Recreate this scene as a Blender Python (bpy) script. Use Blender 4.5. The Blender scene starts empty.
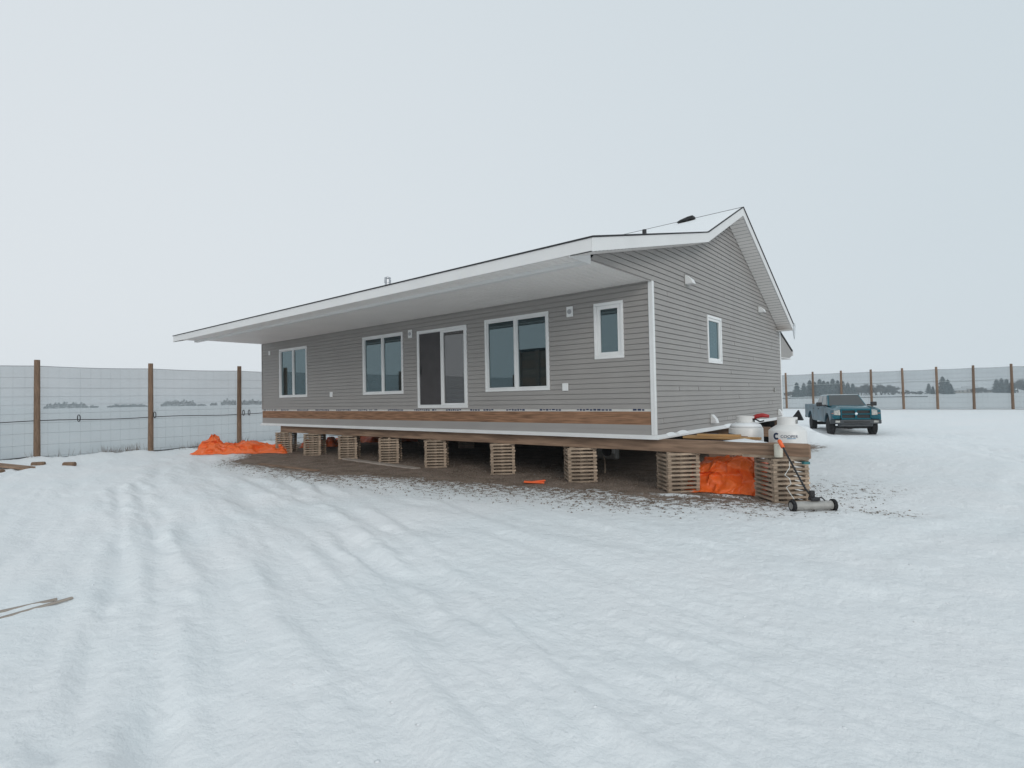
import bpy, bmesh, math, random
import numpy as np
from mathutils import Vector, Matrix
random.seed(7)
rng = np.random.default_rng(11)
S = bpy.context.scene
COL = S.collection
R = math.radians

# ------------------------------------------------------------------ camera
CAM = Vector((4.623, -9.929, 0.846))
cd = bpy.data.cameras.new('camera'); cam = bpy.data.objects.new('camera', cd); COL.objects.link(cam)
cr, cu, cf = Vector((.7694, .6385, -.0194)), Vector((.0306, -.0065, .9995)), Vector((-.6380, .7696, .0253))
CF = cf.normalized(); CR = (cr - CF * cr.dot(CF)).normalized(); CU = CR.cross(CF)
cam.matrix_world = Matrix(((CR.x, CU.x, -CF.x, CAM.x), (CR.y, CU.y, -CF.y, CAM.y), (CR.z, CU.z, -CF.z, CAM.z), (0, 0, 0, 1)))
cd.lens = 541.28 / 1024 * 36; cd.sensor_width = 36; cd.clip_end = 6000; cd.clip_start = .05
S.camera = cam

# ------------------------------------------------------------------ sky, sun, exposure
SUN_EL, SUN_ROT = 20, 127
W = bpy.data.worlds.new('World'); S.world = W; W.use_nodes = True
nt = W.node_tree; nt.nodes.clear(); N = nt.nodes.new; L = nt.links.new
out = N('ShaderNodeOutputWorld'); bg = N('ShaderNodeBackground'); L(bg.outputs[0], out.inputs[0])
sky = N('ShaderNodeTexSky'); sky.sky_type = 'NISHITA'; sky.sun_disc = False
sky.sun_elevation = R(SUN_EL); sky.sun_rotation = R(SUN_ROT); sky.dust_density = 5; sky.air_density = 1.5
hs = N('ShaderNodeHueSaturation'); hs.inputs['Saturation'].default_value = .25; L(sky.outputs[0], hs.inputs['Color'])
tc = N('ShaderNodeTexCoord')
dp = N('ShaderNodeVectorMath'); dp.operation = 'DOT_PRODUCT'; dp.inputs[1].default_value = (-.93, -.22, -.25)
L(tc.outputs['Generated'], dp.inputs[0])
no = N('ShaderNodeTexNoise'); no.inputs['Scale'].default_value = 1.3; no.inputs['Detail'].default_value = 3
L(tc.outputs['Generated'], no.inputs['Vector'])
ad = N('ShaderNodeMath'); ad.operation = 'MULTIPLY_ADD'; ad.inputs[1].default_value = .25; L(no.outputs[0], ad.inputs[0]); L(dp.outputs['Value'], ad.inputs[2])
cr_ = N('ShaderNodeValToRGB'); cr_.color_ramp.elements[0].position = 0.0; cr_.color_ramp.elements[1].position = 1.0
mr = N('ShaderNodeMapRange'); mr.inputs[1].default_value = -.9; mr.inputs[2].default_value = 1.25; L(ad.outputs[0], mr.inputs[0]); L(mr.outputs[0], cr_.inputs[0])
cr_.color_ramp.elements[0].color = (5.3, 6.2, 6.75, 1); cr_.color_ramp.elements[1].color = (7.1, 7.5, 7.85, 1)
mx = N('ShaderNodeMixRGB'); mx.inputs[0].default_value = .93; L(hs.outputs[0], mx.inputs[1]); L(cr_.outputs[0], mx.inputs[2])
L(mx.outputs[0], bg.inputs[0]); bg.inputs[1].default_value = .1
sl = bpy.data.lights.new('sun', 'SUN'); sl.energy = .75; sl.angle = R(22); sl.color = (1, .97, .93)
so = bpy.data.objects.new('sun', sl); COL.objects.link(so)
so.rotation_euler = (R(90 - SUN_EL), 0, R(180 - SUN_ROT))
S.view_settings.view_transform = 'Standard'; S.view_settings.look = 'None'
S.view_settings.exposure = 0.12; S.view_settings.gamma = 1
try: S.view_settings.use_curve_mapping = False
except Exception: pass
S.cycles.transparent_max_bounces = 16; S.cycles.volume_bounces = 2

# ------------------------------------------------------------------ materials
def mat(name, col, rough=.6, spec=.5, metal=0, noise=None, bump=None, wood=None):
    """noise=(scale, amount) value mottling; bump=(scale, strength, dist); wood=(axis,) grain"""
    m = bpy.data.materials.new(name); m.use_nodes = True; t = m.node_tree; b = t.nodes['Principled BSDF']
    b.inputs['Base Color'].default_value = (*col, 1); b.inputs['Roughness'].default_value = rough
    b.inputs['Metallic'].default_value = metal; b.inputs['Specular IOR Level'].default_value = spec
    tcn = t.nodes.new('ShaderNodeTexCoord')
    if noise or wood:
        n = t.nodes.new('ShaderNodeTexNoise'); n.inputs['Detail'].default_value = 6
        n.inputs['Scale'].default_value = noise[0] if noise else 1
        src = tcn.outputs['Object']
        if wood:
            mp = t.nodes.new('ShaderNodeMapping'); mp.inputs['Scale'].default_value = wood; t.links.new(src, mp.inputs[0]); src = mp.outputs[0]
        t.links.new(src, n.inputs['Vector'])
        amt = noise[1] if noise else .4
        cr2 = t.nodes.new('ShaderNodeMapRange'); cr2.inputs[1].default_value = .25; cr2.inputs[2].default_value = .75
        cr2.inputs[3].default_value = 1 - amt; cr2.inputs[4].default_value = 1 + amt
        t.links.new(n.outputs[0], cr2.inputs[0])
        oi = t.nodes.new('ShaderNodeObjectInfo')
        rr = t.nodes.new('ShaderNodeMapRange'); rr.inputs[3].default_value = 1 - amt * .5; rr.inputs[4].default_value = 1 + amt * .5
        t.links.new(oi.outputs['Random'], rr.inputs[0])
        mm = t.nodes.new('ShaderNodeMath'); mm.operation = 'MULTIPLY'; t.links.new(cr2.outputs[0], mm.inputs[0]); t.links.new(rr.outputs[0], mm.inputs[1])
        vm = t.nodes.new('ShaderNodeVectorMath'); vm.operation = 'SCALE'; vm.inputs[0].default_value = col
        t.links.new(mm.outputs[0], vm.inputs['Scale']); t.links.new(vm.outputs[0], b.inputs['Base Color'])
    if bump:
        n2 = t.nodes.new('ShaderNodeTexNoise'); n2.inputs['Scale'].default_value = bump[0]; n2.inputs['Detail'].default_value = 5
        t.links.new(tcn.outputs['Object'], n2.inputs['Vector'])
        bp = t.nodes.new('ShaderNodeBump'); bp.inputs['Strength'].default_value = bump[1]; bp.inputs['Distance'].default_value = bump[2]
        t.links.new(n2.outputs[0], bp.inputs['Height']); t.links.new(bp.outputs[0], b.inputs['Normal'])
    return m

M = {}
M['siding'] = mat('grey vinyl siding', (.318, .300, .286), .55, .35, noise=(1.1, .05), bump=(60, .15, .002))
M['white'] = mat('white vinyl trim', (.76, .76, .755), .4, .5, noise=(2.5, .05))
M['fascia'] = mat('painted fascia metal', (.72, .71, .70), .38, .5, noise=(1.5, .04))
M['soffit'] = mat('vented soffit panel', (.80, .77, .745), .5, .4, noise=(1.2, .04))
M['shingle'] = mat('dark shingle', (.04, .04, .043), .9, .2, noise=(30, .3))
M['osb'] = mat('rim board', (.27, .150, .090), .85, .2, noise=(6, .5), wood=(.35, 3, 5))
M['wrap'] = mat('house wrap', (.62, .60, .57), .6, .3, noise=(8, .08))
M['ink'] = mat('navy print', (.02, .035, .09), .6, .3)
M['galv'] = mat('galvanised metal', (.42, .43, .45), .35, .5, metal=.7, noise=(7, .1))
M['black'] = mat('black plastic', (.018, .018, .02), .5, .4)
M['rubber'] = mat('tyre rubber', (.022, .022, .023), .85, .2, noise=(15, .3))
M['beam'] = mat('weathered timber beam', (.23, .152, .105), .85, .2, noise=(3, .45), wood=(.5, 6, 6), bump=(30, .3, .01))
M['crib'] = mat('rough lumber', (.39, .30, .225), .85, .2, noise=(5, .45), bump=(40, .3, .006))
M['newwood'] = mat('new yellow lumber', (.45, .27, .12), .75, .3, noise=(4, .25), wood=(.5, 6, 6))
M['plank'] = mat('grey plank', (.36, .31, .27), .85, .2, noise=(4, .3), wood=(.6, 6, 6))
M['post'] = mat('treated round post', (.19, .125, .085), .9, .15, noise=(5, .3), wood=(6, 6, .7), bump=(30, .3, .01))
M['wire'] = mat('dull wire', (.22, .23, .24), .5, .5, metal=.5)
M['hose'] = mat('black hose', (.03, .03, .033), .6, .4)
M['tarp'] = mat('orange tarp', (.86, .15, .022), .36, .5, noise=(3, .10), bump=(9, .22, .02))
M['tarpred'] = mat('red orange tarp', (.70, .12, .03), .42, .5, noise=(3, .15), bump=(18, .3, .02))
M['underblack'] = mat('near-black under house', (.012, .012, .013), .5, .3, bump=(6, .4, .05))  # near-black, for the added backdrop and the floor underside
M['tank'] = mat('white tank paint', (.74, .73, .71), .35, .5, noise=(3, .06), bump=(9, .05, .01))
M['red'] = mat('red paint', (.38, .02, .02), .4, .5)
M['orange'] = mat('orange plastic', (.9, .14, .03), .4, .5)
M['pvc'] = mat('cream plastic', (.70, .68, .58), .4, .5)
M['greymetal'] = mat('scuffed grey metal', (.33, .32, .30), .5, .5, metal=.2, noise=(9, .25))
M['blue'] = mat('dark blue cloth', (.012, .022, .05), .7, .3, noise=(9, .3))
M['teal'] = mat('teal car paint', (.002, .095, .13), .12, .35, noise=(2, .08))
M['tealdirt'] = mat('road salted teal paint', (.030, .080, .11), .35, .5, noise=(2.5, .7))
M['carglass'] = mat('car glass', (.05, .055, .055), .06, .8)
M['bumper'] = mat('dull grey bumper', (.045, .05, .055), .5, .5, noise=(6, .3))
M['lampglass'] = mat('headlamp lens', (.42, .41, .38), .12, .8, noise=(14, .3))
M['amber'] = mat('amber lens', (.55, .2, .1), .2, .7)
M['chrome'] = mat('chrome badge', (.7, .75, .8), .2, .5, metal=.8)
M['rim'] = mat('alloy rim', (.35, .36, .37), .4, .5, metal=.5)
M['gravelstone'] = mat('gravel stones', (.19, .155, .125), .9, .2, noise=(9, .6))
M['weed'] = mat('dry weed', (.16, .12, .09), .9, .1)
M['twine'] = mat('white twine', (.75, .75, .72), .7, .2)
M['spruce'] = mat('spruce foliage', (.012, .030, .030), .9, .1, noise=(.4, .5))
M['twig'] = mat('bare twigs', (.085, .065, .055), .9, .1, noise=(.4, .4))
M['farwall'] = mat('far house wall', (.42, .38, .34), .8, .2, noise=(.2, .2))
M['farroof'] = mat('snowy far roof', (.62, .64, .66), .8, .2)
M['screen'] = mat('insect screen', (.075, .07, .072), .85, .15, noise=(3, .1))
M['ice'] = mat('ice', (.8, .84, .87), .1, .6)
M['ice'].node_tree.nodes['Principled BSDF'].inputs['Transmission Weight'].default_value = .45

def glass_mat(name, tint, base=(.012, .02, .024)):
    m = bpy.data.materials.new(name); m.use_nodes = True; t = m.node_tree; t.nodes.clear()
    o = t.nodes.new('ShaderNodeOutputMaterial'); d = t.nodes.new('ShaderNodeBsdfDiffuse'); g = t.nodes.new('ShaderNodeBsdfGlossy')
    d.inputs[0].default_value = (*base, 1); g.inputs[0].default_value = (*tint, 1); g.inputs['Roughness'].default_value = .015
    fr = t.nodes.new('ShaderNodeFresnel'); fr.inputs[0].default_value = 2.3
    mxx = t.nodes.new('ShaderNodeMixShader'); t.links.new(fr.outputs[0], mxx.inputs[0]); t.links.new(d.outputs[0], mxx.inputs[1]); t.links.new(g.outputs[0], mxx.inputs[2])
    n = t.nodes.new('ShaderNodeTexNoise'); n.inputs['Scale'].default_value = 1.2
    b = t.nodes.new('ShaderNodeBump'); b.inputs['Strength'].default_value = .008; b.inputs['Distance'].default_value = .05
    tcn = t.nodes.new('ShaderNodeTexCoord'); t.links.new(tcn.outputs['Object'], n.inputs['Vector'])
    t.links.new(n.outputs[0], b.inputs['Height']); t.links.new(b.outputs[0], g.inputs['Normal'])
    t.links.new(mxx.outputs[0], o.inputs[0]); return m
M['glass'] = glass_mat('window glass', (.74, .95, 1.0))
M['doorglass'] = glass_mat('door glass', (.80, .80, .80), (.04, .037, .037))

def mesh_cloth(name, col, alpha):
    m = bpy.data.materials.new(name); m.use_nodes = True; t = m.node_tree; t.nodes.clear()
    o = t.nodes.new('ShaderNodeOutputMaterial'); d = t.nodes.new('ShaderNodeBsdfDiffuse'); tr = t.nodes.new('ShaderNodeBsdfTransparent')
    d.inputs[0].default_value = (*col, 1)
    n = t.nodes.new('ShaderNodeTexNoise'); n.inputs['Scale'].default_value = .9; n.inputs['Detail'].default_value = 3
    tcn = t.nodes.new('ShaderNodeTexCoord'); t.links.new(tcn.outputs['Object'], n.inputs['Vector'])
    r = t.nodes.new('ShaderNodeMapRange'); r.inputs[3].default_value = alpha - .06; r.inputs[4].default_value = alpha + .06
    t.links.new(n.outputs[0], r.inputs[0])
    mxx = t.nodes.new('ShaderNodeMixShader'); t.links.new(r.outputs[0], mxx.inputs[0]); t.links.new(tr.outputs[0], mxx.inputs[1]); t.links.new(d.outputs[0], mxx.inputs[2])
    t.links.new(mxx.outputs[0], o.inputs[0]); return m
M['netting'] = mesh_cloth('windbreak netting', (.15, .195, .215), .48)

# ------------------------------------------------------------------ helpers
class MB:
    def __init__(s): s.v = []; s.f = []
    def add(s, vs, fs):
        o = len(s.v); s.v += [tuple(v) for v in vs]; s.f += [tuple(i + o for i in f) for f in fs]; return s
    def box(s, c, d, rz=0, ry=0, rx=0):
        m = Matrix.Translation(c) @ Matrix.Rotation(rz, 4, 'Z') @ Matrix.Rotation(ry, 4, 'Y') @ Matrix.Rotation(rx, 4, 'X')
        vs = [m @ Vector((sx * d[0] / 2, sy * d[1] / 2, sz * d[2] / 2)) for sx in (-1, 1) for sy in (-1, 1) for sz in (-1, 1)]
        return s.add(vs, [(0, 1, 3, 2), (4, 6, 7, 5), (0, 4, 5, 1), (2, 3, 7, 6), (0, 2, 6, 4), (1, 5, 7, 3)])
    def bb(s, x0, x1, y0, y1, z0, z1): return s.box(((x0 + x1) / 2, (y0 + y1) / 2, (z0 + z1) / 2), (x1 - x0, y1 - y0, z1 - z0))
    def tube(s, pts, r, n=8, cap=True):
        pts = [Vector(p) for p in pts]; rs = r if isinstance(r, (list, tuple)) else [r] * len(pts); rings = []
        for i, p in enumerate(pts):
            t = (pts[min(i + 1, len(pts) - 1)] - pts[max(i - 1, 0)]).normalized()
            a = t.cross(Vector((0, 0, 1)) if abs(t.z) < .9 else Vector((1, 0, 0))).normalized(); b = t.cross(a)
            rings.append([p + (a * math.cos(2 * math.pi * k / n) + b * math.sin(2 * math.pi * k / n)) * rs[i] for k in range(n)])
        vs = [v for rg in rings for v in rg]; fs = []
        for i in range(len(pts) - 1):
            for k in range(n): fs.append((i * n + k, i * n + (k + 1) % n, (i + 1) * n + (k + 1) % n, (i + 1) * n + k))
        if cap: fs += [tuple(range(n - 1, -1, -1)), tuple((len(pts) - 1) * n + k for k in range(n))]
        return s.add(vs, fs)
    def lathe(s, prof, n=24, c=(0, 0, 0), axis='Z'):
        vs = []
        for r, z in prof:
            for k in range(n):
                a = 2 * math.pi * k / n; p = (r * math.cos(a), r * math.sin(a), z)
                if axis == 'Y': p = (p[0], p[2], p[1])
                if axis == 'X': p = (p[2], p[0], p[1])
                vs.append((p[0] + c[0], p[1] + c[1], p[2] + c[2]))
        fs = [(i * n + k, i * n + (k + 1) % n, (i + 1) * n + (k + 1) % n, (i + 1) * n + k) for i in range(len(prof) - 1) for k in range(n)]
        fs += [tuple(range(n - 1, -1, -1)), tuple((len(prof) - 1) * n + k for k in range(n))]
        return s.add(vs, fs)
    def prism(s, poly, a0, a1, plane='yz'):
        def P(u, v, a): return {'yz': (a, u, v), 'xz': (u, a, v), 'xy': (u, v, a)}[plane]
        n = len(poly); vs = [P(u, v, a0) for u, v in poly] + [P(u, v, a1) for u, v in poly]
        return s.add(vs, [tuple(range(n - 1, -1, -1)), tuple(range(n, 2 * n))] + [(i, (i + 1) % n, (i + 1) % n + n, i + n) for i in range(n)])
    def build(s, name, m, parent=None, smooth=False, bevel=0, fix=True, loc=None):
        me = bpy.data.meshes.new(name); me.from_pydata(s.v, [], s.f); me.materials.append(m)
        if fix:
            bm = bmesh.new(); bm.from_mesh(me); bmesh.ops.recalc_face_normals(bm, faces=bm.faces); bm.to_mesh(me); bm.free()
        o = bpy.data.objects.new(name, me); COL.objects.link(o)
        if parent: o.parent = parent
        if loc: o.location = loc
        if smooth: 
            for p in me.polygons: p.use_smooth = True
        if bevel:
            b = o.modifiers.new('bevel', 'BEVEL'); b.width = bevel; b.segments = 2; b.limit_method = 'ANGLE'; b.angle_limit = R(35)
        return o
def smooth_by_angle(o, a=40):
    me = o.data
    for p in me.polygons: p.use_smooth = True
    bm = bmesh.new(); bm.from_mesh(me)
    for e in bm.edges:
        if len(e.link_faces) == 2 and e.calc_face_angle(0) > R(a): e.smooth = False
    bm.to_mesh(me); bm.free()
def tag(o, label, cat, group=None, kind=None):
    if label: o['label'] = label
    if cat: o['category'] = cat
    if group: o['group'] = group
    if kind: o['kind'] = kind
    return o
def thing(name, label, cat, loc=(0, 0, 0), rz=0, group=None):
    o = bpy.data.objects.new(name, None); COL.objects.link(o); o.location = loc; o.rotation_euler.z = rz
    o.empty_display_size = .2
    return tag(o, label, cat, group)
def textmesh(name, s, size, m, parent, extrude=.0):
    c = bpy.data.curves.new(name, 'FONT'); c.body = s; c.size = size; c.extrude = extrude; c.align_x = 'LEFT'; c.resolution_u = 3
    t = bpy.data.objects.new(name, c); COL.objects.link(t)
    bpy.context.view_layer.update()
    me = bpy.data.meshes.new_from_object(t.evaluated_get(bpy.context.evaluated_depsgraph_get()))
    COL.objects.unlink(t); bpy.data.objects.remove(t)
    me.materials.clear(); me.materials.append(m)
    o = bpy.data.objects.new(name, me); COL.objects.link(o)
    if parent: o.parent = parent
    return o

# value noise in numpy
def vnoise(x, y, seed=0):
    xi = np.floor(x).astype(np.int64); yi = np.floor(y).astype(np.int64); fx = x - xi; fy = y - yi
    fx = fx * fx * fx * (fx * (fx * 6 - 15) + 10); fy = fy * fy * fy * (fy * (fy * 6 - 15) + 10)
    def h(a, b):
        n = (a * 374761393 + b * 668265263 + seed * 1442695041) & 0x7fffffff
        n = ((n ^ (n >> 13)) * 1274126177) & 0x7fffffff
        return ((n ^ (n >> 16)) & 0xffff) / 65535.0 * 2 - 1
    a, b, c, d = h(xi, yi), h(xi + 1, yi), h(xi, yi + 1), h(xi + 1, yi + 1)
    return (a * (1 - fx) + b * fx) * (1 - fy) + (c * (1 - fx) + d * fx) * fy
def fbm(x, y, o=4, seed=0, g=.5):
    s = 0; a = 1
    for i in range(o): s = s + a * vnoise(x * 2 ** i + i * 17.3, y * 2 ** i - i * 9.1, seed + i); a *= g
    return s
def sstep(a, b, x):
    t = np.clip((x - a) / (b - a), 0, 1); return t * t * (3 - 2 * t)

# ------------------------------------------------------------------ ground (one sheet)
EX = np.array([-40, -19, -13, -9.5, -7.5, -5.2, -3, -.9, .4, 1.6, 3.2, 4.2, 6])
EY = np.array([4, 2, -2.3, -2.45, -2.15, -1.5, -1.15, -.65, -.7, -.25, .34, 2.5, 9.])   # edge of bare gravel
def gravel_mask(x, y):
    e = np.interp(x, EX, EY)
    w = np.interp(x, [-16, -12, -4, 0, 2, 4], [1.0, 1.2, 2.3, 2.3, 1.8, 1.2])
    d = y - e + .18 * fbm(x * 1.3, y * 1.3, 4, 5)
    m = np.where(d > 0, 1.0, np.clip(.62 + d / w * .62, 0, .62))
    yb_ = sstep(.9, -.7, y + .3 * fbm(x * 1.2, y * 1.2, 3, 6)); wx_ = .35 * fbm(x * 1.5, y * 1.5, 3, 8); xs_ = 2.0 + 2.2 * yb_ + wx_; xe_ = .6 + 2.4 * yb_ + wx_
    tx_ = np.clip((x - xs_) / (xe_ - xs_), 0, 1)
    m = m * sstep(12.5, 10.5, y) * (.22 + .78 * tx_ * tx_ * (3 - 2 * tx_)) * sstep(4.6, 2.9, x) * (1 - (1 - sstep(4.5, 2.0, y)) * sstep(.4, 1.6, x)) * sstep(-19, -16.5, x)
    m = m * (1 - .8 * np.exp(-(((x - .55) / .6) ** 4 + ((y + .42 - .2 * (x - .5)) / .13) ** 2))) * (1 - .7 * np.exp(-(((x - 1.4) / .45) ** 4 + ((y - .05) / .16) ** 2)))
    # speckles to the right of the sweeper and a fan of grit
    m = np.maximum(m, .33 * np.exp(-(((x - 3.7) / .6) ** 2 + ((y + .1) / .35) ** 2)))
    return m
TR = [([(-15, -2.5), (-9.63, -4.65), (-3.39, -5.52), (.73, -6.62), (3.03, -7.69), (5, -8.8)], .30, .050),
      ([(-16, -3.5), (-8.24, -6.2), (-3.22, -7.6), (-.53, -8.45), (1.47, -8.91), (4, -9.6)], .22, .045),
      ([(-14, -4.0), (-10.7, -5.3), (-2.56, -7.2), (-.08, -8.05), (.91, -8.45), (3, -9.2)], .2, .05),
      ([(-8, -4.6), (-3.79, -5.8), (-.71, -7.0), (1.56, -7.76), (2.6, -8.2), (4.5, -9.2)], .18, .05),
      ([(-14, .5), (-8.24, -1.9), (-.48, -4.9), (2.46, -6.34), (4.5, -7.5)], .35, .04),
      ([(-12, -.6), (-6.5, -3.2), (-1.0, -5.4), (2.0, -6.9), (4.2, -8.2)], .30, .035),
      ([(-18, -5.0), (-14.8, -5.7), (-6.7, -7.9), (-3.4, -9.), (0, -10.5)], .3, .04),
      ([(-13, -1.9), (-6.5, -3.9), (-1.2, -5.9), (1.4, -7.1), (3.6, -8.3)], .13, .045), ([(-13, -1.5), (-6.3, -3.55), (-.9, -5.55), (1.7, -6.75), (4.0, -7.9)], .13, .045),
      ([(-10, -6.2), (-5.2, -7.4), (-2.3, -8.2), (.2, -9.0), (2, -9.7)], .13, .05), ([(-10, -5.85), (-5.0, -7.0), (-2.0, -7.85), (.5, -8.65), (2.3, -9.3)], .13, .05),
      ([(-10.5, -3.6), (-5, -4.7), (-.2, -6.25), (2.5, -7.4), (4.4, -8.4)], .12, .04),
      ([(8.5, -6.5), (7.0, -2.5), (6.3, 3), (6.0, 9), (4.9, 15), (2.6, 20)], .13, .035), ([(10.2, -6.5), (8.6, -2.5), (7.9, 3), (7.5, 9), (6.4, 15), (4.2, 20)], .13, .035),
      ([(-5, -2.9), (-1.7, -3.5), (1.2, -3.8), (3.7, -3.), (5.2, .5), (6, 8), (4.2, 15), (1.5, 19)], .3, .035),
      ([(-5, -4.3), (-1.2, -4.7), (1.8, -4.9), (4.9, -3.8), (6.8, .3), (7.6, 8), (5.8, 15), (3.2, 20)], .3, .03)]
def gz(x, y):
    x = np.asarray(x, float); y = np.asarray(y, float)
    z = np.full(np.broadcast(x, y).shape, -1.0)
    z = z - .10 * sstep(6, 17, y) * sstep(-8, 0, x) + .33 * sstep(24, 44, y) - 1.3 * sstep(48, 130, y) + .4 * sstep(400, 1500, np.hypot(x, y))
    z = z - .10 * sstep(-22, -60, x)
    g = gravel_mask(x, y); snow = 1 - np.clip(g * 1.4, 0, 1)
    d = np.hypot(x - 2, y + 5)
    near = sstep(45, 20, d)
    # wind drifts, elongated towards the left fence
    ca, sa = math.cos(R(163)), math.sin(R(163)); u = x * ca + y * sa; v = -x * sa + y * ca
    z = z + snow * (.030 * fbm(u * .16, v * .5, 3, 31) + .012 * fbm(u * .9, v * 2.6, 3, 41)) * (.4 + .6 * near)
    lump = np.clip(fbm(x * 1.1, y * 1.1, 2, 77) * 1.3 + .1, 0, 1)
    z = z + snow * near * lump * .010 * fbm(u * 3.2, v * 6.5, 3, 51)
    z = z + snow * near * .0035 * fbm(x * 16, y * 16, 2, 58)
    # shallow wind crust step
    z = z + snow * .018 * sstep(-.03, .1, fbm(u * .35 + 3, v * 1.1, 3, 91) - .12) * near
    # broken crust plates and churned ridges along the wheel direction
    pl = fbm(u * .28 + 9, v * 1.7, 4, 101); z = z + snow * near * .010 * sstep(-.07, .07, pl)
    pl2 = fbm(x * 2.1, y * 2.1, 3, 111); z = z + snow * near * .004 * sstep(.0, .2, pl2) * sstep(-.3, .3, fbm(x * .3, y * .3, 2, 112))
    z = z + snow * near * .011 * (1 - 2.2 * np.abs(fbm(u * .22 + .3 * fbm(x * .6, y * .6, 2, 7), v * 2.6, 3, 121))) * (.5 + .9 * sstep(-.2, .4, fbm(x * .35, y * .35, 2, 122)))
    z = z + snow * near * .006 * (1 - 2 * np.abs(fbm(u * .6, v * 8.0, 3, 131)))
    for pts, w, dep in TR:
        P = np.array(pts); best = np.full(z.shape, 1e9)
        for a, b in zip(P[:-1], P[1:]):
            ab = b - a; t = np.clip(((x - a[0]) * ab[0] + (y - a[1]) * ab[1]) / (ab @ ab), 0, 1)
            best = np.minimum(best, np.hypot(x - a[0] - t * ab[0], y - a[1] - t * ab[1]))
        q = best + .10 * fbm(x * .8, y * .8, 3, 13) + .03 * fbm(x * 4, y * 4, 2, 14)
        z = z + (.66 if w > .15 else .95) * snow * dep * (-np.exp(-(q / w) ** 4) + .55 * np.exp(-((np.abs(q) - 1.7 * w) / (.55 * w)) ** 2)) * (.65 + .5 * fbm(x * .7, y * .7, 2, 19))
    # bank under the left fence, bank by the right fence, snow heap behind the house
    z = z + .10 * np.exp(-((x + 19.2) / 1.1) ** 2) * (1 + .6 * fbm(x, y * .9, 3, 61)) * sstep(-30, -25, y) * sstep(40, 30, y)
    z = z + .75 * np.exp(-(((x + .9) / 1.3) ** 2 + ((y - 13.5) / 1.3) ** 2)) * (1 + .25 * fbm(x * 2, y * 2, 3, 66))
    z = z + g * .012 * fbm(x * 6, y * 6, 3, 71)
    return z
def axis(c, far):
    a = [0.]
    while a[-1] < far:
        d = a[-1]; a.append(d + (.035 + .0115 * d if d < 26 else .335 + .065 * (d - 26)))
    a = np.array(a); return np.concatenate([c - a[::-1], c + a[1:]])
ax_, ay_ = axis(2.6, 1900), axis(-6.8, 1900)
X, Y = np.meshgrid(ax_, ay_); Z = gz(X, Y); nx, ny = len(ax_), len(ay_)
import bisect
AXL, AYL = ax_.tolist(), ay_.tolist()
def g1(x, y):          # height of the ground sheet at a point
    i = bisect.bisect_right(AXL, x) - 1; j = bisect.bisect_right(AYL, y) - 1
    fx = (x - AXL[i]) / (AXL[i + 1] - AXL[i]); fy = (y - AYL[j]) / (AYL[j + 1] - AYL[j])
    return float((Z[j, i] * (1 - fx) + Z[j, i + 1] * fx) * (1 - fy) + (Z[j + 1, i] * (1 - fx) + Z[j + 1, i + 1] * fx) * fy)
me = bpy.data.meshes.new('ground'); nv = nx * ny; me.vertices.add(nv)
me.vertices.foreach_set('co', np.stack([X, Y, Z], -1).reshape(-1).astype(np.float32))
i = (np.arange(ny - 1)[:, None] * nx + np.arange(nx - 1)[None, :]).reshape(-1)
q = np.stack([i, i + 1, i + nx + 1, i + nx], -1).astype(np.int32); nf = len(q)
me.loops.add(nf * 4); me.loops.foreach_set('vertex_index', q.reshape(-1))
me.polygons.add(nf); me.polygons.foreach_set('loop_start', np.arange(nf, dtype=np.int32) * 4); me.polygons.foreach_set('loop_total', np.full(nf, 4, np.int32))
me.update(); me.polygons.foreach_set('use_smooth', np.ones(nf, bool))
at = me.attributes.new('gravel', 'FLOAT', 'POINT'); at.data.foreach_set('value', gravel_mask(X, Y).reshape(-1).astype(np.float32))
ground = bpy.data.objects.new('ground', me); COL.objects.link(ground); ground['kind'] = 'structure'
m = bpy.data.materials.new('snow and gravel'); m.use_nodes = True; t = m.node_tree; b = t.nodes['Principled BSDF']; N = t.nodes.new; L = t.links.new
geo = N('ShaderNodeNewGeometry'); at = N('ShaderNodeAttribute'); at.attribute_name = 'gravel'
def nz(sc, de=5, ro=.5):
    n = N('ShaderNodeTexNoise'); n.inputs['Scale'].default_value = sc; n.inputs['Detail'].default_value = de; n.inputs['Roughness'].default_value = ro; L(geo.outputs['Position'], n.inputs['Vector']); return n.outputs[0]
def mth(op, a, b_=None, c=None):
    n = N('ShaderNodeMath'); n.operation = op
    for k, v in enumerate((a, b_, c)):
        if v is None: continue
        if hasattr(v, 'links'): L(v, n.inputs[k])
        else: n.inputs[k].default_value = v
    return n.outputs[0]
def mapr(v, a, b_, c=0, d=1):
    n = N('ShaderNodeMapRange'); n.inputs[1].default_value = a; n.inputs[2].default_value = b_; n.inputs[3].default_value = c; n.inputs[4].default_value = d; L(v, n.inputs[0]); return n.outputs[0]
def mixc(f, a, b_):
    n = N('ShaderNodeMixRGB')
    if hasattr(f, 'links'): L(f, n.inputs[0])
    else: n.inputs[0].default_value = f
    for k, v in ((1, a), (2, b_)):
        if hasattr(v, 'links'): L(v, n.inputs[k])
        else: n.inputs[k].default_value = (*v, 1)
    return n.outputs[0]
sp = mth('ADD', mth('MULTIPLY', nz(7, 7, .68), 1.0), mth('MULTIPLY', nz(38, 3), .45))      # ~.72 mean
gm = mapr(mth('ADD', at.outputs['Fac'], mth('MULTIPLY', mth('SUBTRACT', sp, .725), 2.6)), .42, .56)
gm = mth('MULTIPLY', gm, mapr(at.outputs['Fac'], .02, .10))
gcol = mixc(mapr(nz(55, 4, .7), .38, .66), (.14, .100, .078), (.46, .36, .29))
gcol = mixc(mapr(nz(2.2, 4), .4, .65), gcol, mixc(.55, gcol, (.11, .075, .05)))
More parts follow.
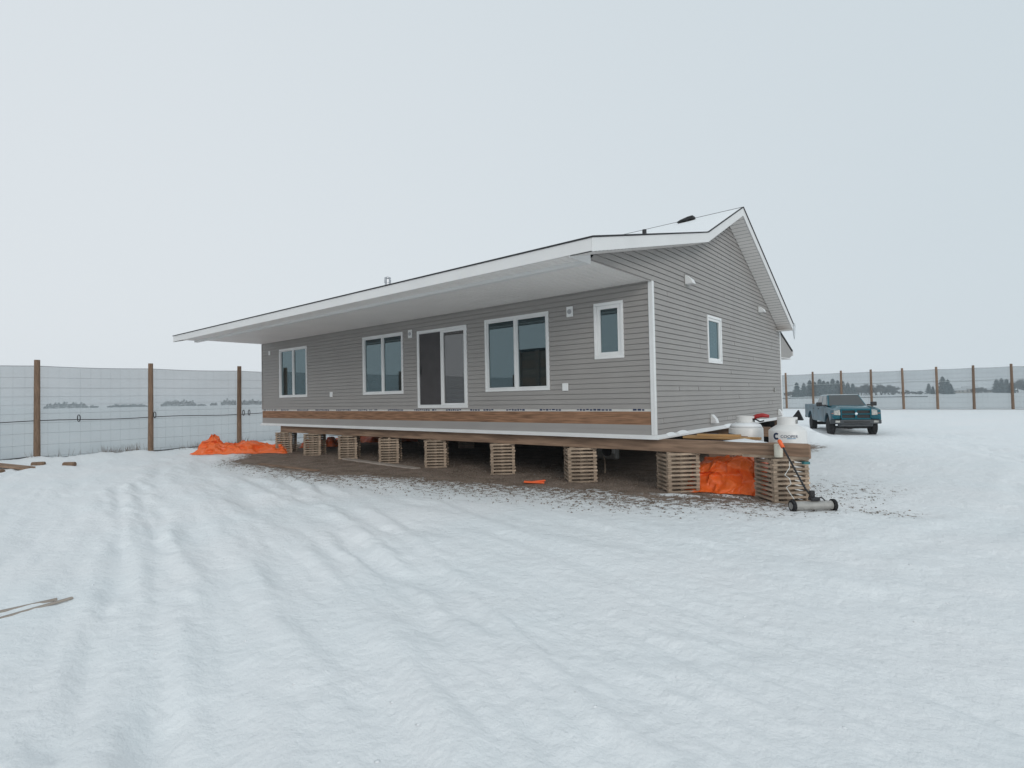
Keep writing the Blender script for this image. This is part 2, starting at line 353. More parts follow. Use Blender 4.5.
snowc = mixc(mapr(nz(.5, 4), .35, .65), (.84, .87, .88), (.87, .88, .885))
# rare dirt flecks in the trampled snow
vor = N('ShaderNodeTexVoronoi'); vor.inputs['Scale'].default_value = 2.6; L(geo.outputs['Position'], vor.inputs['Vector'])
fl = mapr(vor.outputs['Distance'], .028, .016)
vor2 = N('ShaderNodeTexVoronoi'); vor2.inputs['Scale'].default_value = 11; L(geo.outputs['Position'], vor2.inputs['Vector'])
fl2 = mth('MULTIPLY', mapr(vor2.outputs['Distance'], .10, .05), mapr(nz(.55, 3), .60, .70))
fl = mth('MULTIPLY', mth('MAXIMUM', mth('MULTIPLY', fl, mapr(nz(.9, 2), .5, .6)), fl2), .6)
snowc = mixc(fl, snowc, (.22, .19, .16))
snowc = mixc(mapr(at.outputs['Fac'], .0, .5, 0, .18), snowc, (.45, .40, .36))
L(mixc(gm, snowc, gcol), b.inputs['Base Color'])
L(mapr(gm, 0, 1, .62, .95), b.inputs['Roughness']); b.inputs['Specular IOR Level'].default_value = .25
ck_ = mth('MULTIPLY', mapr(nz(3.6, 6, .62), .49, .54), mth('MULTIPLY', mapr(nz(.45, 2), .42, .58), .016))
h = mth('ADD', mth('ADD', mth('MULTIPLY', nz(9, 8, .6), .04), mth('MULTIPLY', nz(2.4, 4), .03)), mth('MULTIPLY', nz(60, 5, .7), mapr(gm, 0, 1, .0035, .03)))
bu = N('ShaderNodeBump'); bu.inputs['Strength'].default_value = .8; bu.inputs['Distance'].default_value = 1.0; L(h, bu.inputs['Height']); L(bu.outputs[0], b.inputs['Normal'])
ground.data.materials.append(m)

# ------------------------------------------------------------------ house
LN, WD, H = 16.106, 9.73, 3.097            # length, depth, soffit height above the base
RK = .445                                  # rake overhang
PK, BR, EV, BK = (4.58, 5.652), (1.9875, 4.4207), (-2.931, 3.2475), (9.62, 3.107)
house = thing('bungalow', 'grey-sided bungalow with a deep white-trimmed porch roof, raised on beams and timber cribs', 'house')
def siding(name, plane, z0, z1, lo, hi, ops, breaks, parent, seams=0, s0=None):
    mb = MB(); E = .1085; s0 = z0 if s0 is None else s0
    def P(h_, o, z): return (h_, -o, z) if plane == 'front' else (o, h_, z)
    zs = set([z0, z1]); k = 0
    while s0 + k * E < z1: 
        if s0 + k * E > z0: zs.add(round(s0 + k * E, 5))
        if z0 < s0 + (k + .875) * E < z1: zs.add(s0 + (k + .875) * E)
        k += 1
    for o in ops: zs |= {o[2], o[3]}
    for b_ in breaks: zs.add(b_)
    zs = sorted(z for z in zs if z0 <= z <= z1)
    def off(z): 
        fr = ((z - s0) / E) % 1.0; return .021 - .014 * fr if fr < .875 else -.004
    for a, b_ in zip(zs[:-1], zs[1:]):
        if b_ - a < 1e-4: continue
        mid = (a + b_) / 2
        ivs = [(lo, hi, None)]
        cuts = sorted([(o[0], o[1]) for o in ops if o[2] < mid < o[3]])
        ea, eb = 1e-4, -1e-4
        oa, ob = off(a + ea), off(b_ + eb)
        edges = [('f', lo)] 
        for c in cuts: edges += [('c', c[0]), ('c', c[1])]
        edges += [('f', hi)]
        for e0, e1 in zip(edges[::2], edges[1::2]):
            xa0 = e0[1](a) if e0[0] == 'f' else e0[1]; xb0 = e0[1](b_) if e0[0] == 'f' else e0[1]
            xa1 = e1[1](a) if e1[0] == 'f' else e1[1]; xb1 = e1[1](b_) if e1[0] == 'f' else e1[1]
            if xa1 - xa0 < .01 and xb1 - xb0 < .01: continue
            mb.add([P(xa0, oa, a), P(xa1, oa, a), P(xb1, ob, b_), P(xb0, ob, b_)], [(0, 1, 2, 3)])
            if abs(((a - s0) / E) - round((a - s0) / E)) < 1e-3:       # lip under the course
                mb.add([P(xa0, oa, a), P(xa1, oa, a), P(xa1, -.004, a), P(xa0, -.004, a)], [(0, 1, 2, 3)])
    r_ = random.Random(3)
    for _ in range(seams):
        k = r_.randrange(0, int((z1 - s0) / E) - 1); za = s0 + k * E; zb = za + E * r_.choice([1, 2, 2]); 
        if zb > z1 - .1: continue
        x0 = max(lo(za), lo(zb)) + .3; x1 = min(hi(za), hi(zb)) - .3
        if x1 <= x0: continue
        xx = r_.uniform(x0, x1)
        if any(o[0] - .1 < xx < o[1] + .1 and zb > o[2] - .1 and za < o[3] + .1 for o in ops): continue
        zt = za + E * .86
        mb.add([P(xx, .0235, za), P(xx + .016, .031, za), P(xx + .016, .017, zt), P(xx, .0095, zt), P(xx, .0, za), P(xx, .0, zt)], [(0, 1, 2, 3), (0, 3, 5, 4)])
    return mb.build(name, M['siding'], parent, fix=False)
WN = [(-14.746, -12.826, 1.008, 2.79), (-9.552, -7.621, 1.017, 2.79), (-4.44, -2.491, 1.002, 2.783), (-1.308, -.621, 1.617, 2.793)]
DR = (-6.996, -5.07, .609, 2.74)
SW = (2.955, 3.927, 1.588, 2.737)
siding('front_siding', 'front', .575, H - .003, lambda z: -LN, lambda z: -.001, WN + [DR], [], house, seams=10, s0=.575)
def roofz(y): return float(np.interp(y, [EV[0], BR[0], PK[0], BK[0]], [EV[1], BR[1], PK[1], BK[1]]))
def under(y): return roofz(y) - .235
def glo(z):      # front limit of the gable siding at height z
    if z < H - .03: return 0.0
    ys = np.linspace(-2.29, PK[0], 400); u = np.array([under(v) for v in ys]); k = np.argmax(u >= z)
    return float(ys[k]) if u[k] >= z else PK[0]
def ghi(z):
    ys = np.linspace(WD, PK[0], 400); u = np.array([under(min(v, BK[0])) for v in ys]); k = np.argmax(u >= z)
    return float(ys[k]) if u[k] >= z else PK[0]
siding('gable_siding', 'side', .06, 5.41, glo, ghi, [SW], [H - .031, H - .029], house, seams=46, s0=.06)
# core volumes behind the siding (the building itself)
core = MB()
core.prism([(.07, .03), (WD, .03), (WD, 2.93), (PK[0], 5.34), (BR[0], 4.13), (.07, 3.66)], -LN + .01, -.07)
core.prism([(-2.28, 3.115), (.07, 3.115), (.07, 3.66), (-2.28, 3.125)], -.075, -.05)
core.prism([(-2.28, 3.115), (.01, 3.115), (.01, 3.66), (-2.28, 3.125)], -LN + .01, -LN + .04)
core.build('inner_wall', M['siding'], house)
lw = MB().bb(-LN - .01, -LN + .008, .0, WD, .06, H).build('end_wall', M['siding'], house)
MB().bb(-LN, 0, .01, WD - .01, -.01, .029).build('floor_underside', M['underblack'], house)
# window and door builder ---------------------------------------------------
def window(name, plane, r, split=1, frame=.062, mullion=.05, pane='glass', parent=house, label=None, sash=.035):
    a0, a1, z0, z1 = r
    def B(mb, h0, h1, o0, o1, za, zb):
        if plane == 'front': mb.bb(h0, h1, -o1, -o0, za, zb)
        else: mb.bb(o0, o1, h0, h1, za, zb)
    mb = MB(); f = frame
    B(mb, a0, a1, -.05, .034, z1 - f, z1); B(mb, a0, a1, -.05, .034, z0, z0 + f)
    B(mb, a0, a0 + f, -.0495, .0335, z0 + f, z1 - f); B(mb, a1 - f, a1, -.0495, .0335, z0 + f, z1 - f)
    w = mb.build(name, M['white'], parent, bevel=.005)
    if label: w['label'] = label
    xs = [a0 + f + (a1 - a0 - 2 * f) * k / split for k in range(split + 1)]
    for k in range(split):
        l, rr = xs[k], xs[k + 1]
        l2 = l + (mullion / 2 if k else 0); r2 = rr - (mullion / 2 if k < split - 1 else 0)
        sm = MB(); s = sash
        B(sm, l2 + .002, r2 - .002, -.045, .012, z1 - f - s, z1 - f - .002); B(sm, l2 + .002, r2 - .002, -.045, .012, z0 + f + .002, z0 + f + s)
        B(sm, l2 + .002, l2 + s, -.044, .011, z0 + f + s, z1 - f - s); B(sm, r2 - s, r2 - .002, -.044, .011, z0 + f + s, z1 - f - s)
        sm.build('sash', M['white'], w, bevel=.003)
        pm = MB(); B(pm, l2 + s - .004, r2 - s + .004, -.034, -.024, z0 + f + s - .004, z1 - f - s + .004)
        pm.build('pane', M[pane], w)
    for k in range(1, split):
        mm = MB(); B(mm, xs[k] - mullion / 2, xs[k] + mullion / 2, -.048, .024, z0 + f, z1 - f); mm.build('mullion', M['white'], w, bevel=.003)
    return w
window('window', 'front', WN[0], 2, sash=.03); window('window', 'front', WN[1], 2, sash=.03)
window('window', 'front', WN[2], 2); window('window', 'front', WN[3], 1, sash=.075, label='narrow single-pane white window on the front wall')
window('window', 'side', SW, 1, label='single-pane white window on the gable wall', sash=.06)
door = window('patio_door', 'front', DR, 2, frame=.075, mullion=.045, pane='doorglass', sash=.05)
MB().bb(-6.90, -6.045, -.0205, -.0145, .70, 2.65).build('insect_screen', M['screen'], door)
MB().bb(-6.865, -6.835, -.05, -.02, 1.52, 1.78).build('handle', M['black'], door, bevel=.006)
# trim ------------------------------------------------------------------
cb = MB(); cb.bb(-.062, -.022, -.031, -.0235, .06, H - .004); cb.bb(-.0205, .026, -.028, .0, .06, H - .004); cb.bb(.0205, .026, .001, .055, .06, H - .004)
cb.build('corner_board', M['white'], house, bevel=.003)
MB().bb(.001, .026, WD - .07, WD + .02, .06, 2.86).build('corner_board', M['white'], house, bevel=.003)
MB().bb(-LN - .02, -LN + .03, -.026, -.0175, .575, H - .004).build('corner_board', M['siding'], house)
sk = MB(); sk.add([(-LN, -.014, .258), (-.0625, -.014, .258), (-.0625, -.017, .16), (-LN, -.017, .16), (-LN, -.010, .159), (-.0625, -.010, .159), (-.0625, -.020, .055), (-LN, -.020, .055)], [(0, 1, 2, 3), (3, 2, 5, 4), (4, 5, 6, 7)])
sk.build('lower_skirt', M['siding'], house)
MB().bb(-LN, -.0630, -.009, .0, .258, .523).build('exposed_rim_board', M['osb'], house)
MB().bb(-LN, -.0630, -.0085, .0, .523, .574).build('house_wrap_strip', M['wrap'], house)
wr = MB(); r_ = random.Random(5)
x = -LN + .1
while x < -.4:
    n = r_.randrange(7, 12)
    for k in range(n):
        w = r_.uniform(.05, .085)
        if r_.random() > .12: wr.bb(x, x + w, -.0105, -.0088, .537 + r_.choice([0, 0, .008]), .5735 - r_.choice([0, .006]))
        x += w + .02
        if x > -.25: break
    x += r_.uniform(.3, .5)
wr.build('wrap_lettering', M['ink'], house)
fl = MB()
fl.add([(-LN - .02, -.022, .058), (.026, -.022, .058), (.09, -.085, .0), (-LN - .06, -.085, .0), (-LN - .06, -.085, -.022), (.09, -.085, -.022)], [(0, 1, 2, 3), (3, 2, 5, 4)])
fl.add([(.027, -.022, .058), (.027, WD, .058), (.091, WD + .02, .0), (.091, -.086, .0), (.091, WD + .02, -.022), (.091, -.086, -.022)], [(0, 1, 2, 3), (3, 2, 4, 5)])
fl.build('base_flashing', M['white'], house, fix=False)
M['snow'] = mat('settled snow', (.85, .865, .875), .7, .25, bump=(8, .3, .03))
for (ya, yb, hh) in ((.45, .85, .04), (1.0, 1.5, .055), (3.9, 4.6, .03), (6, 7.4, .035)):
    n = 12; sn = MB()
    hh *= .45
    for k in range(n):
        y0 = ya + (yb - ya) * k / n; y1 = ya + (yb - ya) * (k + 1) / n
        h0 = hh * math.sin(math.pi * k / n) + .002; h1 = hh * math.sin(math.pi * (k + 1) / n) + .002
        sn.add([(.026, y0, .06 + h0), (.026, y1, .06 + h1), (.088, y1, .006 + h1 * .3), (.088, y0, .006 + h0 * .3)], [(0, 1, 2, 3)])
    sn.build('snow_on_flashing', M['snow'], house, smooth=True)
# porch soffit, beam, eave ------------------------------------------------
def ribbed(mb, x0, x1, y0, y1, z, pitch=.15, g=.022, dz=.02):
    n = int((x1 - x0) / pitch)
    for k in range(n):
        a = x0 + (x1 - x0) * k / n; b_ = x0 + (x1 - x0) * (k + 1) / n
        mb.add([(a, y0, z), (b_ - g, y0, z), (b_ - g, y1, z), (a, y1, z)], [(0, 1, 2, 3)])
        mb.add([(b_ - g, y0, z), (b_ - g, y1, z), (b_ - g * .8, y1, z + dz), (b_ - g * .8, y0, z + dz), (b_, y0, z + dz), (b_, y1, z + dz), (b_, y1, z), (b_, y0, z)], [(0, 1, 2, 3), (3, 2, 5, 4), (4, 5, 6, 7)])
sf = MB(); ribbed(sf, -LN + .0, -.03, -2.29, -.002, H)
sf.build('porch_soffit', M['soffit'], house, fix=False)
bmn = MB(); bmn.bb(-LN - .0, .0, -2.415, -2.291, 3.008, 3.11); bmn.build('porch_beam', M['fascia'], house, bevel=.004)
es = MB(); ribbed(es, -LN - .01, .016, EV[0] + .02, -2.416, 3.068)
es.build('eave_soffit', M['soffit'], house, fix=False)
MB().prism([(EV[0] + .026, 3.006), (-2.29, 3.006), (-2.29, under(-2.29) + .02), (EV[0] + .026, under(EV[0]) + .03)], .0005, .0163).build('eave_end_plate', M['fascia'], house)
# roof slab following the broken pitch
def rooflayer(mb, t0, t1, x0, x1, ya=EV[0], yb=BK[0]):
    ys = [ya, BR[0], PK[0], yb]
    top = [(y, roofz(y) + t1) for y in ys]; bot = [(y, roofz(y) + t0) for y in ys][::-1]
    return mb.prism(top + bot, x0, x1)
roof = rooflayer(MB(), -.02, .0, -LN - RK - .02, RK + .02, EV[0] - .02, BK[0] + .02).build('roof', M['shingle'], house)
sc = MB(); n = 60
ys = [EV[0] + .03, -1.5, 0, 1, BR[0] - .05, BR[0] + .05, 3, 3.9, PK[0] - .12]; xs = np.linspace(-LN - RK + .01, RK - .012, 70)
vs = []; fs = []
for yk, y in enumerate(ys):
    for x in xs:
        edge = 0 if yk in (0, len(ys) - 1) or x in (xs[0], xs[-1]) else 1
        vs.append((x, y, roofz(y) + .004 + edge * (.018 + .006 * random.random())))
nx_ = len(xs)
for a in range(len(ys) - 1):
    for b_ in range(nx_ - 1): fs.append((a * nx_ + b_, a * nx_ + b_ + 1, (a + 1) * nx_ + b_ + 1, (a + 1) * nx_ + b_))
sc.add(vs, fs); sc.build('roof_snow', M['snow'], roof, smooth=True, fix=False)
# fascias: rakes (both ends) and eave
def rake(x0, x1):
    mb = MB(); ys = [EV[0], BR[0], PK[0], BK[0]]
    top = [(y, roofz(y) - .021) for y in ys]; bot = [(y, roofz(y) - .232) for y in ys][::-1]
    mb.prism(top + bot, x0, x1); return mb.build('rake_fascia', M['fascia'], house, bevel=.004)
rake(RK - .025, RK); rake(-LN - RK, -LN - RK + .025)
MB().bb(-LN - RK + .026, RK - .026, EV[0], EV[0] + .024, EV[1] - .215, EV[1] - .022).build('eave_fascia', M['fascia'], house)
MB().bb(-LN - RK + .026, RK - .026, BK[0] - .024, BK[0], BK[1] - .232, BK[1] - .022).build('eave_fascia', M['fascia'], house)
for (xa, xb) in ((.0165, RK - .026), (-LN - RK + .026, -LN - .012)):
    rs = MB()
    for ya, yb in ((EV[0] + .026, BR[0]), (BR[0], PK[0]), (PK[0], BK[0] - .026)):
        n = max(2, int((yb - ya) / .12))
        for k in range(n):
            p = ya + (yb - ya) * k / n; q_ = ya + (yb - ya) * (k + 1) / n; g = .012
            rs.add([(xa, p, under(p)), (xb, p, under(p)), (xb, q_ - g, under(q_ - g)), (xa, q_ - g, under(q_ - g))], [(0, 1, 2, 3)])
            rs.add([(xa, q_ - g, under(q_) + .006), (xb, q_ - g, under(q_) + .006), (xb, q_, under(q_) + .006), (xa, q_, under(q_) + .006)], [(0, 1, 2, 3)])
    rs.build('rake_soffit', M['soffit'], house, fix=False)
MB().bb(.017, RK - .026, BK[0] - .45, BK[0] - .026, 2.868, 2.875).build('soffit_return', M['soffit'], house)
# rear porch roof peeping out past the back corner
rp = MB(); rp.prism([(WD + .02, 2.93), (11.45, 2.35), (11.45, 2.30), (WD + .02, 2.88)], -5, .02); rp.build('rear_porch_roof', M['shingle'], house)
rg = MB(); rg.prism([(WD + .022, 2.878), (11.43, 2.298), (11.43, 2.16), (11.10, 2.06), (WD + .022, 2.04)], -.03, -.01); rg.build('rear_porch_gable', M['siding'], house)
MB().prism([(11.43, 2.33), (11.47, 2.32), (11.47, 2.15), (11.43, 2.15)], -5, .03).build('rear_porch_fascia', M['white'], house)
MB().bb(-5, -.02, WD + .03, 11.42, 2.03, 2.045).build('rear_porch_soffit', M['soffit'], house)
# fittings on the walls -----------------------------------------------------
for (x, z) in ((-1.91, 2.70), (-7.288, 2.70)):
    w = MB().bb(x - .085, x + .085, -.036, -.012, z - .115, z + .115).build('wall_box', M['white'], house, bevel=.02)
    MB().lathe([(.052, 0), (.052, .012), (.030, .014), (.028, .004)], 20, (x, -.050, z), 'Y').build('fixture_ring', M['galv'], w)
w = MB().bb(-15.56, -15.44, -.036, -.012, 2.63, 2.79).build('wall_box', M['white'], house, bevel=.015)
for (x, z) in ((-2.066, 1.058), (-11.309, 1.066)):
    w = MB().bb(x - .075, x + .075, -.045, -.012, z - .085, z + .085).build('outlet_cover', M['white'], house, bevel=.01)
def hood(y, z, w=.16, h_=.17, d=.15):
    mb = MB(); mb.prism([(.016, z - h_ / 2), (.016, z + h_ / 2), (.05, z + h_ / 2), (d * .8, z), (d, z - h_ / 2), (d - .02, z - h_ / 2)], y - w / 2, y + w / 2, 'xz')
    o = mb.build('vent_hood', M['white'], house, bevel=.01)
    MB().bb(.0165, .026, y - w / 2 - .025, y + w / 2 + .025, z - h_ / 2 - .03, z + h_ / 2 + .03).build('back_plate', M['greymetal'], o)
hood(1.74, 3.37, .18, .20, .2); hood(7.34, 3.35, .18, .18, .2); hood(3.08, .25, .16, .2, .17); hood(9.25, .20, .17, .2, .15)
MB().bb(.017, .05, 8.74, 8.86, .86, 1.0).build('meter_box', M['greymetal'], house, bevel=.01)
# roof furniture
ch = MB().lathe([(.11, 0), (.11, .5), (.13, .5), (.13, .62), (.10, .62)], 16, (-12.2, 3.0, roofz(3) - .05)).build('flue_pipe', M['galv'], roof)
MB().lathe([(.13, 0), (.13, .02), (.0, .08)], 16, (-12.2, 3.0, roofz(3) + .62)).build('flue_cap', M['galv'], ch)
MB().lathe([(.055, 0), (.055, .27), (.05, .27)], 14, (-1.55, 3.0, roofz(3) - .05)).build('vent_pipe', M['black'], roof)
rv = MB(); rv.prism([(-1.12, 0), (-1.0, .05), (-.80, .09), (-.66, .10), (-.64, .03), (-.8, 0)], 4.0, 4.2, 'xz'); rv.build('roof_vent', M['black'], roof, bevel=.02, loc=(0, 0, roofz(4.1) + .03))
ic = MB().tube([(RK - .01, BK[0] + .05, BK[1] - .02), (RK - .0, BK[0] + .10, BK[1] - .12), (RK - .0, BK[0] + .12, BK[1] - .35), (RK, BK[0] + .12, BK[1] - .52)], [.07, .055, .03, .008], 8).build('icicle', M['ice'], None, smooth=True)
tag(ic, 'pale icicle hanging from the rear eave corner of the house', 'icicle')

# ------------------------------------------------------------------ beams and cribs
def beam(x0, x1, y0, y1, z0, z1, label):
    t_ = thing('support_beam', label, 'beam', group='timber beams carrying the house')
    ym = (y0 + y1) / 2; hz = z1 - z0
    MB().bb(x0, x1, y0, ym - .002, z0, z1 - .002).build('front_ply', M['beam'], t_, bevel=.006)
    MB().bb(x0 + .03, x1 - .05, ym + .002, y1, z0 + .004, z1).build('rear_ply', M['beam'], t_, bevel=.006)
    return t_
beam(-14.9, 2.67, .085, .28, -.262, -.024, 'long brown timber beam under the front edge of the house, jutting out past the corner to the propane tanks')
MB_ = None
fb = MB().bb(1.62, 2.66, .02, .079, -.272, -.232).build('nailing_strip', M['crib'], bpy.data.objects['support_beam'])
beam(-15.2, .9, 4.7, 4.9, -.262, -.024, 'middle timber beam in the dark under the house')
beam(-15.2, .4, 9.3, 9.5, -.262, -.024, 'rear timber beam under the far edge of the house')
def crib(cx, cy, size, rz, top, label, bottom=None):
    zb = g1(cx, cy) - .01 if bottom is None else bottom
    t_ = thing('timber_crib', label, 'timber crib', (cx, cy, zb), rz, 'cribs of stacked lumber under the house')
    hgt = top - zb; n = int(round(hgt / .0385)); th = hgt / n
    ln = size; wb = .064
    for k in range(n):
        for j in (-1, 0, 1):
            bl = ln if j else ln - .2
            key = ('crib', round(bl, 2))
            if key not in CM:
                o = MB().box((0, 0, 0), (bl, wb, .036)).build('board', M['crib'], t_); CM[key] = o.data
            else:
                o = bpy.data.objects.new('board', CM[key]); COL.objects.link(o); o.parent = t_
            d = j * (ln / 2 - wb / 2 - .012) ; jit = random.uniform(-.012, .012)
            if k % 2: o.location = (d, jit, (k + .5) * th); o.rotation_euler.z = R(90) + random.uniform(-.012, .012)
            else: o.location = (jit, d, (k + .5) * th); o.rotation_euler.z = random.uniform(-.012, .012)
            o.scale = (1, 1, th / .0385)
    return t_
CM = {}
CRX = [-14.74, -12.76, -10.68, -8.56, -6.53, -4.14, -1.89, .345, 2.19]
LB = ['timber crib at the far left end of the house, leftmost in the front row',
      'second timber crib from the left in the front row',
      'third timber crib from the left, between the two left windows',
      'fourth timber crib from the left, behind the grey plank on the gravel',
      'timber crib directly below the patio door, at the right end of the grey plank',
      'timber crib right of the patio door, left of the orange scrap',
      'timber crib under the front wall between the large window and the narrow one',
      'timber crib just right of the house corner, left of the bunched orange tarp',
      'timber crib at the outer beam end, right behind the wheeled sweeper']
for k, (x, l) in enumerate(zip(CRX, LB)):
    crib(x, .22, .60 if k < 6 else .63, R(43 + random.uniform(-2, 2)), -.264, l)
for x, y, l in ((-14.4, 4.8, 'shadowed timber crib behind the left end of the front row'), (-12.2, 4.8, 'shadowed timber crib behind the second front crib'), (-9.9, 4.8, 'shadowed timber crib behind the third front crib'), (-14.6, 9.4, 'distant rear timber crib seen through the left gap under the house')):
    crib(x, y, .6, R(43), -.264, l)
MB().box((2.62, .02, -.32), (.10, .08, .04), R(40)).build('shim_block', mat('teal shim', (.03, .16, .17), .6), bpy.data.objects['support_beam'])

# near-black sheet added deep under the house to stand in for shade
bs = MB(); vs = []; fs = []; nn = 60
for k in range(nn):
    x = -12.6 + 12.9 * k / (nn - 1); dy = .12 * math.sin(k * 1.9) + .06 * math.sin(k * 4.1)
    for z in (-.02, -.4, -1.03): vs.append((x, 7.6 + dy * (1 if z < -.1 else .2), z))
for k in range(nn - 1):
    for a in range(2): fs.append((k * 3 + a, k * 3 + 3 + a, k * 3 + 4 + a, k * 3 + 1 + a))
o = bs.add(vs, fs).build('dark_backdrop', M['underblack'], None, smooth=True); tag(o, 'near-black backdrop added at the back under the house to stand in for the dark there', 'backdrop')

# ------------------------------------------------------------------ tarps
def tarp(name, label, cx, cy, lx, ly, rz, hf, m, seed=0, n=90, z0=None, fold=.06, group=None, latf=0.0):
    us = np.linspace(-1, 1, n); U_, V_ = np.meshgrid(us, us)
    wob = 1 + .18 * fbm(np.arctan2(V_, U_) * 1.7 + 5, 0 * U_ + seed, 3, seed)
    rr = np.maximum(np.abs(U_), np.abs(V_)); 
    Hh = hf(U_, V_)
    ed = np.clip((1 - rr) * 7, 0, 1); ed = ed ** .6
    rid = 1 - np.abs(fbm(U_ * lx * 1.3 + .8 * fbm(U_ * 2, V_ * 2, 2, seed + 4), V_ * ly * 2.2, 2, seed + 9)) * 1.6
    rid2 = 1 - np.abs(fbm(U_ * lx * 3 + V_ * 2, V_ * ly * 3.5 - U_ * 1.5, 2, seed + 19)) * 1.7
    sh = np.clip(rid, -.5, 1); sh = np.sign(sh) * np.abs(sh) ** 1.8; sh2 = np.sign(rid2) * np.abs(rid2) ** 1.8
    Zz = ed * (Hh + fold * sh + fold * .5 * sh2) + .012
    Xl = U_ * lx * wob + .07 * fbm(U_ * 4, V_ * 4, 3, seed + 30); f3 = 1 - 2.0 * np.abs(fbm(U_ * lx * 1.4 + Zz * 3.0, Zz * 3.4 - U_ * 1.2, 2, seed + 51)); Yl = V_ * ly * wob + .07 * fbm(U_ * 4 + 9, V_ * 4, 3, seed + 31) - latf * f3 * np.clip(Hh * 3, 0, 1)
    c, s = math.cos(rz), math.sin(rz)
    gx = cx + Xl * c - Yl * s; gy = cy + Xl * s + Yl * c
    gzv = gz(gx, gy) if z0 is None else z0
    zb = g1(cx, cy)
    vs = np.stack([gx - cx, gy - cy, gzv + Zz - zb], -1).reshape(-1, 3).tolist()
    fs = [(a * n + b_, a * n + b_ + 1, (a + 1) * n + b_ + 1, (a + 1) * n + b_) for a in range(n - 1) for b_ in range(n - 1)]
    o = MB().add(vs, fs).build(name, m, None, smooth=True, fix=False, loc=(cx, cy, zb))
    return tag(o, label, 'tarp', group)
def hL(U_, V_):
    a = .24 * np.exp(-(((U_ + .62) / .22) ** 2)) * np.clip(1 - V_ ** 2 * .8, 0, 1)
    return a + .27 * np.clip(1 - V_ ** 2, 0, 1) * sstep(-1.0, -.75, U_) * (1 + .3 * np.sin(U_ * 7))
tarp('tarp', 'crumpled orange tarp on the snow at the left end of the house', -15.95, -.92, 1.78, .58, R(42), hL, M['tarp'], 3, fold=.11, latf=.10, group='orange tarps')
def hR(U_, V_): return .56 * np.clip(1 - U_ ** 4, 0, 1) * sstep(-1, -.15, V_) * (1 - .2 * sstep(.4, 1, V_)) * (1 + .12 * np.sin(U_ * 5 + 1))
tarp('tarp', 'bunched bright orange tarp stuffed under the beam between the two rightmost cribs', 1.27, .83, .82, .56, R(8), hR, M['tarp'], 21, fold=.10, latf=.10, n=130, group='orange tarps')
def hB(U_, V_): return .22 * np.clip(1 - V_ ** 2, 0, 1) * (1 + .4 * np.sin(U_ * 9))
tarp('tarp', 'long red-orange tarp on the ground behind the left cribs under the house', -14.2, 6.2, 3.6, .7, R(38), hB, M['tarpred'], 33, fold=.13, group='orange tarps')
tarp('tarp', 'small piece of orange tarp behind the gap between first and second crib', -15.6, 2.4, .9, .5, R(60), hB, M['tarp'], 37, fold=.10, group='orange tarps', n=50)
o = MB(); o.box((0, 0, .03), (.44, .12, .035), .1, .05); o.box((.1, .03, .05), (.28, .08, .03), .3, -.08); o.box((-.17, .02, .03), (.1, .07, .03), .8, .1)
o = o.build('plastic_scrap', M['orange'], None, bevel=.012, loc=(-2.45, -.72, g1(-2.45, -.72))); o.rotation_euler.z = .5
tag(o, 'flat orange plastic scrap at the edge of the gravel in front of the cribs', 'scrap')

# ------------------------------------------------------------------ propane tanks
def tank(x, y, label, rz=0, r=.315):
    zb = g1(x, y); t_ = thing('propane_tank', label, 'propane tank', (x, y, zb), rz, 'white propane tanks'); D = -.98 - zb
    b_ = MB().lathe([(.22, 0), (.25, .06), (r - .03, .10), (r, .17), (r, 1.125 + D), (r - .008, 1.145 + D), (r - .03, 1.165 + D), (r - .09, 1.205 + D), (.17, 1.24 + D), (.08, 1.255 + D), (.0, 1.26 + D)], 48)
    smooth_by_angle(b_.build('body', M['tank'], t_), 60)
    MB().lathe([(.26, -.02), (.26, .05), (.24, .05)], 32).build('foot_ring', M['tank'], t_)
    cm = MB(); n = 40
    for k in range(n):
        a0, a1 = 2 * math.pi * k / n, 2 * math.pi * (k + 1) / n
        gap = any(abs(((k / n * 360) - c + 180) % 360 - 180) < 17 for c in (135, 345))
        for (zz0, zz1) in (((1.20, 1.375),) if not gap else ((1.20, 1.26), (1.335, 1.375))):
            zz0 += D; zz1 += D
            for ra in (.168, .161):
                cm.add([(ra * math.cos(a0), ra * math.sin(a0), zz0), (ra * math.cos(a1), ra * math.sin(a1), zz0), (ra * math.cos(a1), ra * math.sin(a1), zz1), (ra * math.cos(a0), ra * math.sin(a0), zz1)], [(0, 1, 2, 3)])
    cm.build('collar', M['tank'], t_, smooth=True, fix=False)
    v = MB().lathe([(.03, 1.23 + D), (.03, 1.28 + D), (.05, 1.29 + D), (.05, 1.33 + D), (.02, 1.34 + D)], 14).build('valve', M['galv'], t_)
    return t_
t1 = tank(2.17, .86, 'white propane tank with the COOPER lettering, behind the outer end of the beam')
bpy.context.view_layer.update()
def wrap(o, r, ang, z):
    for v in o.data.vertices:
        a = ang + v.co.x / r; rr = r + .003
        v.co = (rr * math.cos(a), rr * math.sin(a), z + v.co.y)
A0 = R(-90 - 14 + 13)      # direction of the camera seen from the tank
tx = textmesh('logo_lettering', 'COOPER', .072, M['ink'], t1)
wm = max(v.co.x for v in tx.data.vertices); 
bm = bmesh.new(); bm.from_mesh(tx.data); bmesh.ops.subdivide_edges(bm, edges=bm.edges, cuts=1); bm.to_mesh(tx.data); bm.free()
ZB = -.98 - t1.location.z
wrap(tx, .317, A0 - .13, 1.045 + ZB - .025)
lm_ = MB()
for k in range(12): lm_.add([(.012 * k, 0, 0), (.012 * k + .009, 0, 0), (.012 * k + .009, .018, 0), (.012 * k, .018, 0)], [(0, 1, 2, 3)])
